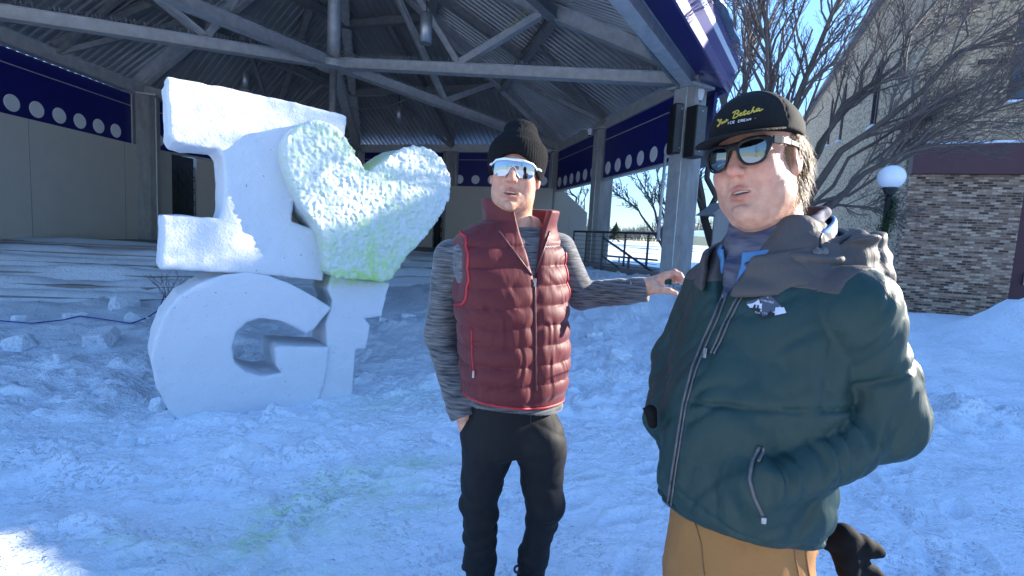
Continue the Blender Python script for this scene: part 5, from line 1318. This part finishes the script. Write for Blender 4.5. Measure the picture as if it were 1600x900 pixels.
def j_jacket(p):
    q = jl(p); d = j_base(p)
    d = smax(d, j_hem(q)-q[:, 2], .012)
    d = smin(d, j_arm2(p), .035)
    d = smin(d, j_arm(p), .007)
    # pocket mouth: a raised welt where the hand goes in
    d = smin(d, sph(p, aW+nrm(aW-aE)*.03+jw((.03, 0, 0))-jw((0, 0, 0)), .060), .03)
    # open neck
    v2 = poly2(np.stack([q[:, 0], q[:, 2]], 1), [(.004, 1.405), (.065, 1.52), (.075, 1.72), (-.075, 1.72), (-.045, 1.52)])
    d = smax(d, -np.maximum(v2, -(q[:, 1]-.02)), .008)
    c = q[:, :2]-np.array([0, -.02]); nk = np.linalg.norm(c/np.array([.088, .088]), axis=1)
    d = smax(d, -np.maximum((nk-1)*.088, 1.49-q[:, 2]), .008)
    return d
yoke_px = [(1058, 442), (1080, 437), (1100, 440), (1128, 446), (1148, 441), (1160, 438), (1185, 440), (1240, 449), (1305, 461), (1330, 420), (1352, 388), (1374, 368), (1400, 300), (1240, 250), (1080, 300)]
_yq = [jl(raymarch(j_jacket, *v, .5)[None])[0] for v in ((1080, 438), (1110, 441), (1150, 441), (1185, 441), (1240, 450), (1300, 461))]
_yq = np.array(sorted([(v[0], v[2]) for v in _yq]))
def yoke_z(x): return np.interp(x, _yq[:, 0], _yq[:, 1])
def j_yoke(p):
    """grey shoulder panel: same surface, 2 mm proud, bounded by a seam across the chest and the armhole"""
    q = jl(p); d = j_jacket(p)-.0025
    zb = yoke_z(q[:, 0])
    d = smax(d, zb-q[:, 2], .003)
    ax = nrm(aE-aS); s1 = (p-aS)@ax
    arm = np.minimum(cap(p, aS+ax*.0, aE, .5, .5), 9)
    xa = _yq[0, 0]-.012-.25*np.clip(_yq[0, 1]+.01-q[:, 2], -.25, .1)*-1*.35                       # armhole seam near side
    d = smax(d, xa-q[:, 0], .003)
    d = smax(d, q[:, 0]-.20, .003)
    return d
LOCJ = np.array([.585, 1.11, .05])
M['jskin'] = skin_mat('ruddy_skin', (.61, .335, .225), (.60, .19, .12), (.43, .14, .10))
def j_core(p):
    d = loft2(jl(p), jprof, 2.1)+.035
    d = np.minimum(d, chain(p, [aS, aE, aW], [.06, .055, .04])); d = np.minimum(d, chain(p, [bS, bE, bW], [.055, .05, .035]))
    d = np.minimum(d, sph(p, aW+nrm(aW-aE)*.02, .03)); d = np.minimum(d, sph(p, bW, .03))
    for s in (1, -1): d = np.minimum(d, chain(p, [jw((s*.075, .015, .84)), jw((s*.10, .01, .48)), jw((s*.11, -.02, .08))], [.068, .05, .042]))
    return d
jack_man = body_object('person', jhead, [(j_core, np.array([.1, .6, .03]), np.array([1.1, 1.65, 1.62]), .012)], M['jskin'], LOCJ, 'man in dark green jacket, black cap and sunglasses with a hand in his pocket')
mouth_parts(jhead, jack_man)
# ---- jacket
M['jgreen'] = mat('dark_green_shell', (.015, .042, .038), .5, spec=.3, noise=(6, .5, 5, (.013, .036, .034)), bump=((60, 60, 20), .4, .006))
M['jgrey'] = mat('grey_shell', (.082, .072, .070), .65, spec=.25, noise=(8, .5, 4, (.068, .06, .058)), bump=((70, 70, 26), .4, .006))
M['tan'] = mat('tan_duck_canvas', (.33, .15, .040), .8, noise=(8, .6, 6, (.30, .13, .034)), bump=((170, 170, 170), .3, .002))
M['lightblue'] = mat('light_blue_collar', (.085, .22, .42), .75, noise=(20, .5, 4, (.07, .185, .36)), bump=(60, .3, .003))
M['glove'] = mat('black_glove', (.004, .004, .0045), .8, spec=.15, noise=(60, .5, 4, (.007, .007, .0075)), bump=(120, .4, .002))
M['cap_black'] = mat('black_cap_cotton', (.007, .0075, .008), .85, spec=.2, noise=(90, .5, 3, (.011, .0115, .012)), bump=(320, .4, .0015))
creases(M['jgreen'], (10, 10, 5), .8, .03); creases(M['jgrey'], (13, 13, 8), .45, .012); creases(M['tan'], (14, 14, 8), .5, .012)
jk = sdf_obj('jacket', j_jacket, *BX([.1, .60, .86], [1.12, 1.62, 1.66]), .0052, M['jgreen'], jack_man)
yk = sdf_obj('yoke', j_yoke, *BX([.3, .80, 1.34], [1.0, 1.46, 1.66]), .0050, M['jgrey'], jack_man)
jf = lambda p: np.minimum(j_jacket(p), j_yoke(p))
M['zip_grey'] = mat('grey_zip_tape', (.13, .13, .135), .5, .3, noise=(120, .5, 3, (.07, .07, .075)))
mb = MB(); surf_line(j_jacket, [(1150, 424), (1132, 452), (1118, 490), (1100, 530), (1082, 575), (1068, 630), (1060, 680), (1052, 730), (1044, 788)], .0034, .001, mb, .6, 70); surf_line(j_jacket, [(1156, 427), (1138, 456), (1124, 494), (1106, 534), (1088, 578), (1073, 632), (1065, 681), (1057, 731), (1049, 790)], .0022, .001, mb, .6, 70); zp = mb.build('front_zip', M['zip_grey'], jack_man, True)
def pull(fn, px, py, par, L=.022):
    q, n = raymarch(fn, px, py, .6, with_n=True); MB().bar(q+n*.006, q+n*.007-[0, 0, L], .009, .004).build('zip_pull', M['zip'], par, bevel=.001)
pull(j_jacket, 1128, 462, zp)
mb = MB(); surf_line(j_jacket, [(1157, 458), (1146, 476), (1133, 502), (1120, 532), (1111, 552)], .0026, .001, mb, .6, 30); surf_line(j_jacket, [(1163, 458), (1152, 478), (1139, 504), (1126, 534), (1116, 553)], .0022, .001, mb, .6, 30); cz = mb.build('chest_zip', M['zip_grey'], jack_man, True); pull(j_jacket, 1106, 545, cz)
mb = MB(); surf_line(j_yoke, [(1150, 441), (1168, 438), (1190, 442), (1245, 452), (1303, 463)], .0026, .0005, mb, .6, 30); mb.build('yoke_seam', M['jgrey'], jack_man, True)
mb = MB(); surf_line(j_jacket, [(1186, 697), (1176, 722), (1171, 748), (1178, 775), (1192, 806)], .0035, .002, mb, .6, 24); surf_line(j_jacket, [(1192, 698), (1190, 712), (1186, 722)], .003, .003, mb, .6, 10); pz = mb.build('pocket_zip', M['zip_grey'], jack_man, True); pull(j_jacket, 1192, 804, pz, .012)
# hood: heavy folds lying on the shoulders behind the neck
def shellcone(q, c, r0, r1, z0, z1, t, tilt=0, wob=0, seed=0):
    f = np.clip((q[:, 2]-z0)/(z1-z0), -.3, 1.3); a = np.arctan2(q[:, 0], q[:, 1]-c)
    r = r0+(r1-r0)*f; k = np.linalg.norm((q[:, :2]-np.array([0, c])), axis=1)-r-wob*vn(np.stack([np.sin(a)*2.2, np.cos(a)*2.2, q[:, 2]*42], 1), 1.0, seed)
    d = np.abs(k)-t; lo = z0+tilt*q[:, 1]; hi = z1+tilt*q[:, 1]
    return smax(smax(d, lo-q[:, 2], t), q[:, 2]-hi, t)
def j_hood(p):
    q = jl(p); x, y, z = q[:, 0], q[:, 1], q[:, 2]
    a = shellcone(q, -.028, .158, .128, 1.45, 1.585, .0085, -.30, .016, 51)
    a = smax(a, y-.055-.3*np.clip(z-1.47, 0, 1), .012)
    a = smax(a, z-(1.528+.055*np.clip(-y/.10, 0, 1)), .012)
    a = smax(a, -np.maximum(np.abs(x)-.088-.25*np.clip(z-1.43, 0, 1), -y), .008)
    b = shellcone(q+np.array([0, .045, 0]), -.028, .182, .148, 1.452, 1.560, .0095, -.16, .020, 52)
    b = smax(b, y-.075, .012)
    c = ell(q, (0, -.185, 1.490), (.140, .055, .055)); c = smin(c, ell(q, (-.10, -.115, 1.53), (.05, .075, .035)), .03)
    d = smin(smin(a, b, .012), c, .016)
    return d-.009*(np.abs(vn(np.stack([x*9, y*13, z*24], 1), 1, 53))**.7*1.6-.75)-.003*np.abs(vn(q, 30, 54))
sdf_obj('hood', j_hood, *BX([.36, .85, 1.38], [1.0, 1.50, 1.68]), .0042, M['jgrey'], jack_man)
# collar flaps of the open jacket, light blue shirt collar inside, neck gaiter
def j_gaiter(p):
    q = jl(p)
    return shellcone(q, -.008, .108, .090, 1.43, 1.605, .0065, -.34, .012, 61)
M['gaiter'] = mat('navy_grey_gaiter', (.020, .030, .075), .85, noise=((7, 7, 34), .22, 5, (.13, .12, .145)), bump=(220, .3, .002))
sdf_obj('neck_gaiter', j_gaiter, *BX([.38, .9, 1.33], [.80, 1.34, 1.68]), .0034, M['gaiter'], jack_man)
def j_bluecollar(p):
    q = jl(p); d = shellcone(q, -.012, .128, .106, 1.36, 1.572, .0045, -.46, .006, 67)
    return smax(d, -np.maximum(np.abs(q[:, 0]-.01)-.028, -q[:, 1]), .004)
sdf_obj('shirt_collar', j_bluecollar, *BX([.36, .88, 1.28], [.82, 1.36, 1.66]), .0036, M['lightblue'], jack_man)
def j_flap(p):
    q = jl(p); d = shellcone(q, -.010, .150, .128, 1.475, 1.555, .0075, -.30, .009, 71)
    return smax(d, -np.maximum(np.abs(q[:, 0]-.0)-.040-.25*np.clip(q[:, 2]-1.42, 0, 1), -q[:, 1]), .006)
sdf_obj('collar', j_flap, *BX([.34, .86, 1.28], [.86, 1.40, 1.66]), .0042, M['jgrey'], jack_man)
# drawcord toggle on the hood edge
q, n = raymarch(lambda p: np.minimum(jf(p), j_hood(p)), 1281, 394, .6, with_n=True)
tgl = sdf_obj('cord_toggle', lambda p: smax(np.abs((p-q-n*.004)@n)-.005, smin(sph(p, q+[.007, 0, .001], .0095), sph(p, q-[.007, 0, .001], .0095), .004), .002), q-.03, q+.03, .0014, M['zip_grey'], jack_man)
mb = MB(); mb.tube([P(1277, 381, 1.0)*0+q+n*.006+[-.003, 0, .006], q+n*.010+[-.006, .004, .022], q+n*.004+[.004, .01, .034]], .0022, 6); mb.build('drawcord', M['black_frame'], tgl, True)
# diamond patch
pt = [(1167, 473), (1204, 461), (1231, 489), (1190, 497)]
def uvp(u, v):   # u along the top-left edge pair, bilinear in the photo's outline
    a = np.array(pt, float); return (a[0]*(1-u)*(1-v)+a[1]*u*(1-v)+a[2]*u*v+a[3]*(1-u)*v)
M['patch_grey'] = mat('patch_slate', (.075, .085, .12), .8, noise=(150, .4, 2, (.06, .07, .10)))
M['patch_white'] = mat('patch_white', (.62, .64, .72), .8, noise=(150, .5, 2, (.5, .52, .6)))
M['patch_black'] = mat('patch_black', (.010, .012, .018), .8, noise=(150, .4, 2, (.016, .018, .024)))
zoom = lambda x, y: (1130+x/11.25, 440+y/11.25)
pa = surf_poly(j_jacket, [zoom(x, y) for x, y in [(405, 365), (825, 235), (1145, 545), (680, 655)]], .0018, 'patch', M['patch_grey'], jack_man, sub=5)
surf_poly(j_jacket, [zoom(x, y) for x, y in [(425, 400), (480, 395), (520, 390), (560, 372), (600, 345), (628, 318), (645, 345), (650, 392), (700, 392), (745, 382), (790, 395), (835, 418), (880, 452), (940, 462), (965, 470), (1000, 452), (1040, 470), (1075, 458), (1090, 500), (1105, 555), (915, 600), (780, 560), (480, 465)]], .0026, 'mountains', M['patch_white'], pa, sub=2)
surf_poly(j_jacket, [zoom(x, y) for x, y in [(480, 465), (530, 470), (535, 455), (560, 408), (585, 412), (575, 470), (600, 470), (612, 418), (640, 420), (628, 470), (660, 478), (680, 505), (712, 498), (740, 488), (765, 515), (785, 470), (810, 468), (800, 515), (835, 498), (858, 510), (850, 550), (915, 560), (915, 600), (682, 652), (600, 580)]], .0034, 'skyline', M['patch_black'], pa, sub=2)
def glyphs(fn, text, x0, y0, dx, dy, h, slant, off, r, name, m, par, mapf=lambda x, y: (x, y)):
    S = {'T': [[(0,1),(1,1)],[(.5,1),(.5,0)]], 'E': [[(1,1),(0,1),(0,0),(1,0)],[(0,.5),(.8,.5)]], 'N': [[(0,0),(0,1),(1,0),(1,1)]], 'K': [[(0,0),(0,1)],[(1,1),(0,.45),(1,0)]], 'A': [[(0,0),(.5,1),(1,0)],[(.2,.38),(.8,.38)]], 'R': [[(0,0),(0,1),(.9,1),(.9,.55),(0,.5),(1,0)]], 'M': [[(0,0),(0,1),(.5,.4),(1,1),(1,0)]], 'I': [[(.5,0),(.5,1)]], 'C': [[(1,.85),(.7,1),(.25,1),(0,.7),(0,.3),(.25,0),(.7,0),(1,.15)]], 'Y': [[(0,1),(.5,.5),(1,1)],[(.5,.5),(.5,0)]], 'G': [[(1,.85),(.7,1),(.25,1),(0,.7),(0,.3),(.25,0),(.75,0),(1,.2),(1,.48),(.6,.48)]], 'X': [[(0,0),(1,1)],[(0,1),(1,0)]], '.': [[(.35,.45),(.65,.55)]], ' ': []}
    mb = MB(); x, y = x0, y0
    for ch in text:
        for st in S[ch]:
            pts = [mapf(x+(u*.66+v*slant)*abs(dx)*1.0, y+dy*u*.66-v*h) for u, v in st]
            surf_line(fn, pts, r, off, mb, .5, max(3, 3*len(pts)-2), 4)
        x += dx; y += dy
    return mb.build(name, m, par, True)
glyphs(j_jacket, 'TINKATREE', 672, 345, 26, 5, 32, .0, .0036, .00035, 'lettering', M['patch_white'], pa, zoom)
glyphs(j_jacket, 'MINNCITY', 572, 548, 30, 7, 28, .0, .0048, .00035, 'lettering', M['patch_white'], pa, zoom)
glyphs(j_jacket, 'X', 785, 300, 40, 4, 28, .0, .0036, .0004, 'lettering', M['patch_white'], pa, zoom)
# strap of the far glove peeping out by the far pocket
q = P(1013, 642, 1.12); far_gl = sdf_obj('wrist_strap', lambda p: smin(cap(p, q+[.005, 0, .0], q+[.012, 0, -.03], .014, .010), cap(p, q, q+[-.012, -.005, .006], .005, .003), .006), q-.08, q+.08, .003, M['glove'], jack_man)
# ---- trousers
def j_pants(p):
    q = jl(p); hip = loft2(q, [(.70, .160, .130, 0, .015), (.82, .166, .138, 0, .015), (.92, .158, .135, 0, .015), (1.0, .15, .13, 0, .015)], 2.2)
    d = hip
    for s in (1, -1):
        a, b, c = jw((s*.085, .01, .78)), jw((s*.10, .01, .47)), jw((s*.11, -.02, .06))
        l = chain(p, [a, b, c], [.098, .080, .074], .03)-.006*wrinkle(p, a, b, 10, 5, 1.2, 81+s)-.006*wrinkle(p, b, c, 14, 5, .6, 84+s)
        d = smin(d, l, .03)
    x, y, z = q.T
    d = d-.005*(1-np.abs(vn(np.stack([(x+z*.8)*9, (z-x)*4, y*9], 1), 1, 87))*2)-.002*vn(p, 22, 88)
    d = d-.004*np.clip(1-np.abs(y+.06+.2*(z-.85))/.004, 0, 1)*(x < 0)
    return d
tr = sdf_obj('trousers', j_pants, *BX([.25, .75, .10], [.95, 1.5, 1.02]), .0062, M['tan'], jack_man)
M['seam'] = mat('dark_tan_seam', (.24, .125, .05), .8, noise=(60, .4, 2, (.2, .1, .04)))
for L_ in ([(1240, 852), (1243, 875), (1248, 900)], [(1257, 848), (1260, 875), (1264, 900)], [(1086, 816), (1096, 850), (1098, 880), (1101, 899)]):
    mb = MB(); surf_line(j_pants, L_, .0016, .001, mb, .6, 12); mb.build('seam', M['seam'], tr, True)
# back pocket flap standing open
def pk(p):
    a = [P(1262, 862, 1.12), P(1300, 826, 1.15), P(1310, 866, 1.15)]
    return smin(ell(p, P(1294, 846, 1.14), (.014, .03, .028)), cap(p, P(1299, 822, 1.16), a[2], .009, .006), .012)-.003*np.abs(vn(p, 40, 3))
for s in (1, -1):
    a0 = jw((s*.12, .0, .09)); f = JA[1]
    fn = lambda p, a0=a0: smax(smin(cap(p, a0+[0, 0, .1], a0, .06, .058), cap(p, a0-f*.04, a0+f*.15-[0, 0, .02], .055, .045), .03), .04-p[:, 2], .004)
    so = sdf_obj('boot', fn, a0-.3, a0+.3, .008, mat('brown_boot', (.10, .06, .035), .7, noise=(30, .5, 3, (.07, .04, .025))), jack_man)
    sd = np.array([-f[1], f[0], 0]); MB().prism([(-.10, -.05), (.16, -.055), (.205, -.02), (.205, .02), (.16, .05), (-.10, .047)], a0*[1, 1, 0]+[0, 0, .02], f, sd, (0, 0, .03)).build('sole', M['black_metal'], so, bevel=.006)
# ---- glove hanging from the back pocket
def glove(p):
    W = lambda x, y, d=1.16: P(1240+x/7.5, 780+y/7.5, d)
    d = ell(p, W(590, 440), (.026, .026, .028))
    d = smin(d, cap(p, W(590, 470), W(610, 640), .026, .030), .02)
    d = smin(d, chain(p, [W(640, 540), W(800, 545), W(930, 590), W(1010, 625)], [.024, .024, .018, .012], .008), .012)
    d = smin(d, chain(p, [W(640, 690), W(770, 760), W(930, 860), W(1060, 960)], [.022, .020, .016, .011], .008), .012)
    d = smin(d, chain(p, [W(620, 690, 1.15), W(640, 850, 1.15), W(670, 1000, 1.15)], [.026, .022, .014], .008), .012)
    d = smin(d, chain(p, [W(650, 700, 1.18), W(760, 850, 1.18), W(820, 1000, 1.18)], [.02, .018, .013], .008), .012)
    d = smin(d, chain(p, [W(600, 560), W(520, 540), W(400, 520)], [.022, .018, .016], .01), .015)
    return d-.0012*vn(p, 60, 2)
c = P(1345, 860, 1.16); gv = sdf_obj('glove', glove, c-np.array([.16, .1, .16]), c+np.array([.14, .1, .12]), .0034, M['glove'], None, loc=c)
tag(gv, 'black knit glove hanging out of the tan trousers\' back pocket', 'glove')
# ---- hair
M['hair'] = mat('sandy_brown_hair', (.27, .15, .058), .55, noise=((60, 60, 12), .5, 4, (.14, .072, .028)), bump=((300, 300, 50), .6, .003))
def hairbase(p):
    q = jhead.loc(p); x = np.abs(q[:, 0])
    d = ell(q, (0, -.030, .000), (.084, .093, .098))
    cut = q[:, 1]-(-.022-.02*(q[:, 2]<-.02))
    d = smax(d, cut, .01); d = smax(d, -.082-.20*q[:, 1]*0-q[:, 2], .012)
    side = ell(np.stack([x, q[:, 1], q[:, 2]], 1), (.0735, .012, .022), (.0065, .018, .030)); pass
    d = smax(d, -ell(np.stack([x, q[:, 1], q[:, 2]], 1), (.086, -.006, -.010), (.014, .020, .030)), .006)
    return (d-.004*vn(q, (60, 60, 14), 91)-.003*vn(q, (120, 120, 30), 92))*jhead.sc
hr = sdf_obj('hair', hairbase, jhead.o-.16, jhead.o+.16, .0032, M['hair'], jack_man)
mb = MB(); r = np.random.default_rng(5)
for k in range(6500):
    sx = r.choice([-1, 1]); a = r.uniform(.35, math.pi*.98); z = r.uniform(-.075, .05)
    if r.uniform() < .22: a = r.uniform(-.28, .35); z = r.uniform(-.01, .05)
    dr = np.array([math.cos(a-math.pi/2)*sx, -math.sin(a-math.pi/2), 0]) if a > .35 else np.array([sx, math.sin(-a), 0])
    b = np.array([.085*dr[0], -.030+.094*dr[1], z]); sc = math.sqrt(max(.2, 1-(z/.105)**2)); b[0] *= sc; b[1] = -.03+(b[1]+.03)*sc
    if -.03 < b[1] < .02 and abs(z+.01) < .035 and r.uniform() < .9: continue
    L = r.uniform(.022, .050); n_ = nrm([b[0], b[1]+.03, z*.5]); t = nrm(np.array([0, -.35, -1])+r.normal(0, .17, 3))
    p1 = b+n_*.002; p2 = b+t*L*.5+n_*(.003+r.uniform(0, .004)); p3 = b+t*L+n_*r.uniform(-.003, .009)
    w = nrm(np.cross(n_, t))*r.uniform(.0004, .0008)
    mb.add([jhead.wor(x) for x in (p1-w, p1+w, p2-w, p2+w, p3)], [[0, 1, 3, 2], [2, 3, 4]])
mb.build('strands', M['hair'], hr)
# ---- cap
def capz(q): return .050-.16*q[:, 1]*.0+.10*np.clip(q[:, 1], -.12, .12)*.18
def j_cap(p):
    q = jhead.loc(p); x = q[:, 0]
    d = ell(q, (0, -.008, .046), (.0905, .110, .080))
    d = smin(d, ell(q, (0, .020, .064), (.078, .076, .062)), .02)
    a = np.arctan2(x, q[:, 1]+.008)
    seam = np.exp(-(np.abs(np.sin(a*3))*.09/.0035)**2)*(q[:, 2] > .055)*(q[:, 1] < .05)
    d = d+.0022*seam-.0022*(1-np.abs(vn(q, (12, 12, 30), 95))*2)*(q[:, 1] < .045)
    d = smax(d, .036-.10*q[:, 1]*-.35-q[:, 2], .003)
    d = smin(d, sph(q, (0, -.008, .127), .0075), .003)
    return d*jhead.sc
cp = sdf_obj('cap', j_cap, jhead.o-np.array([.15, .15, .03]), jhead.o+np.array([.15, .15, .2]), .0030, M['cap_black'], jack_man)
def j_brim(p):
    q = jhead.loc(p); x, y, z = q.T
    zs = .040-.9*x*x*1.6-.19*(y-.09)
    out = poly2(np.stack([np.abs(x), y], 1), BR)
    return smax(out, np.abs(z-zs)-.0022, .002)*jhead.sc*.8
BR = [(-.01, .168), (.020, .167), (.042, .160), (.060, .146), (.072, .126), (.080, .100), (.0835, .070), (.084, .045), (.070, .045), (.060, .075), (.03, .095), (-.01, .098)]
bm_ = jhead.wor((0, .1, .04)); sdf_obj('brim', j_brim, bm_-.16, bm_+.16, .0026, M['cap_black'], cp)
# embroidered lettering, stitched onto the crown
M['thread_gold'] = mat('gold_thread', (.55, .42, .06), .6, noise=(300, .4, 2, (.45, .34, .05)), bump=(500, .5, .001))
M['thread_white'] = mat('white_thread', (.72, .72, .70), .6, noise=(300, .4, 2, (.6, .6, .58)))
zh = lambda x, y: (1060+x/6.922, 130+y/6.922)
SCR = [ # You
 [(432, 412), (428, 400), (440, 398), (446, 412), (444, 428), (454, 420), (468, 392)], [(470, 392), (462, 420), (448, 452), (430, 476), (424, 470), (436, 456), (458, 440)],
 [(478, 428), (470, 436), (472, 446), (482, 442), (488, 430), (482, 424), (478, 428)], [(500, 412), (496, 428), (502, 432), (514, 418), (522, 396)], [(524, 394), (518, 414), (526, 416), (540, 398)],
 # Betcha
 [(618, 318), (606, 350), (590, 386)], [(588, 330), (604, 316), (640, 300), (656, 306), (650, 322), (622, 338)], [(626, 338), (648, 338), (648, 356), (620, 376), (590, 388)],
 [(664, 346), (684, 336), (686, 326), (674, 328), (662, 344), (666, 358), (684, 354), (704, 338)], [(724, 296), (708, 338), (708, 350), (722, 346), (736, 332)], [(696, 322), (738, 306)],
 [(772, 312), (764, 308), (748, 320), (744, 336), (756, 338), (778, 326)], [(818, 262), (800, 296), (784, 330)], [(788, 320), (806, 302), (818, 300), (812, 318), (816, 322), (834, 310)],
 [(876, 282), (860, 278), (842, 292), (840, 308), (854, 308), (872, 292), (880, 278)], [(878, 280), (868, 300), (876, 306), (912, 286)]]
hit_ok = lambda q: np.linalg.norm(q-jhead.o) < .2
mb = MB()
for st in SCR:
    pts = [zh(x, y-4) for x, y in st]
    P_ = [raymarch(j_cap, *p_, .5, off=.0006) for p_ in (lambda a: [(np.interp(t, np.arange(len(a)), [v[0] for v in a]), np.interp(t, np.arange(len(a)), [v[1] for v in a])) for t in np.linspace(0, len(a)-1, 3*len(a))])(pts)]
    P_ = [q for q in P_ if hit_ok(q)]
    if len(P_) > 2: mb.tube(P_, .00135, 5)
mb.build('script_lettering', M['thread_gold'], cp, True)
glyphs(j_cap, 'ICE CREAM .', 530, 446, 29, -5.2, 24, .1, .0006, .0007, 'lettering', M['thread_white'], cp, zh)
# ---- sunglasses
sg = thing('sunglasses', 'black framed sunglasses worn by the man in the green jacket', 'sunglasses', jhead.wor((0, .1, 0)))
def glens(poly, t, grow=0, off=0, hole=None):
    poly = np.asarray(poly)
    def fn(p):
        q = jhead.loc(p); m = np.stack([np.abs(q[:, 0]), q[:, 2]-.002], 1); d2 = poly2(m, poly)-grow; y = .106-4.2*q[:, 0]**2+off
        d = smax(d2, np.abs(q[:, 1]-y)-t, .0012)
        if hole is not None: d = smax(d, -(poly2(m, np.asarray(hole))), .001)
        return d*jhead.sc
    return fn
LQ = [(.0125, .0135), (.030, .0185), (.050, .0185), (.0615, .0140), (.0610, -.004), (.0545, -.0195), (.040, -.0245), (.024, -.0225), (.0145, -.010)]
FO = [(-.002, .0205), (.012, .0195), (.030, .0245), (.054, .0245), (.0715, .0195), (.0725, .008), (.0665, -.004), (.0590, -.022), (.041, -.029), (.022, -.0265), (.0105, -.0125), (.0075, .006), (-.002, .0085)]
fc = jhead.wor((0, .09, 0))
for s in (1, -1): lens_mesh('lens', jhead, [(s*x, z+.002) for x, z in chaikin(LQ, 2)], lambda x, z: .107-4.2*x**2+.06*z-5*z**2, M['grey_lens'], sg)
sdf_obj('frame', glens(chaikin(FO, 2), .0030, 0, .001, chaikin(LQ, 2)), fc-.11, fc+.11, .0017, M['black_frame'], sg)
for s in (1, -1):
    T_ = [(s*.0715, .084, .0150), (s*.079, .060, .0150), (s*.0825, .03, .0140), (s*.0845, -.005, .0115), (s*.0835, -.035, -.002)]
    mb = MB()
    for a, b, h in zip(T_[:-1], T_[1:], (.0150, .0125, .0095, .008)): mb.bar(jhead.wor(a), jhead.wor(b), .0040, h, up=JA[2])
    mb.build('temple', M['black_frame'], sg, bevel=.0012)
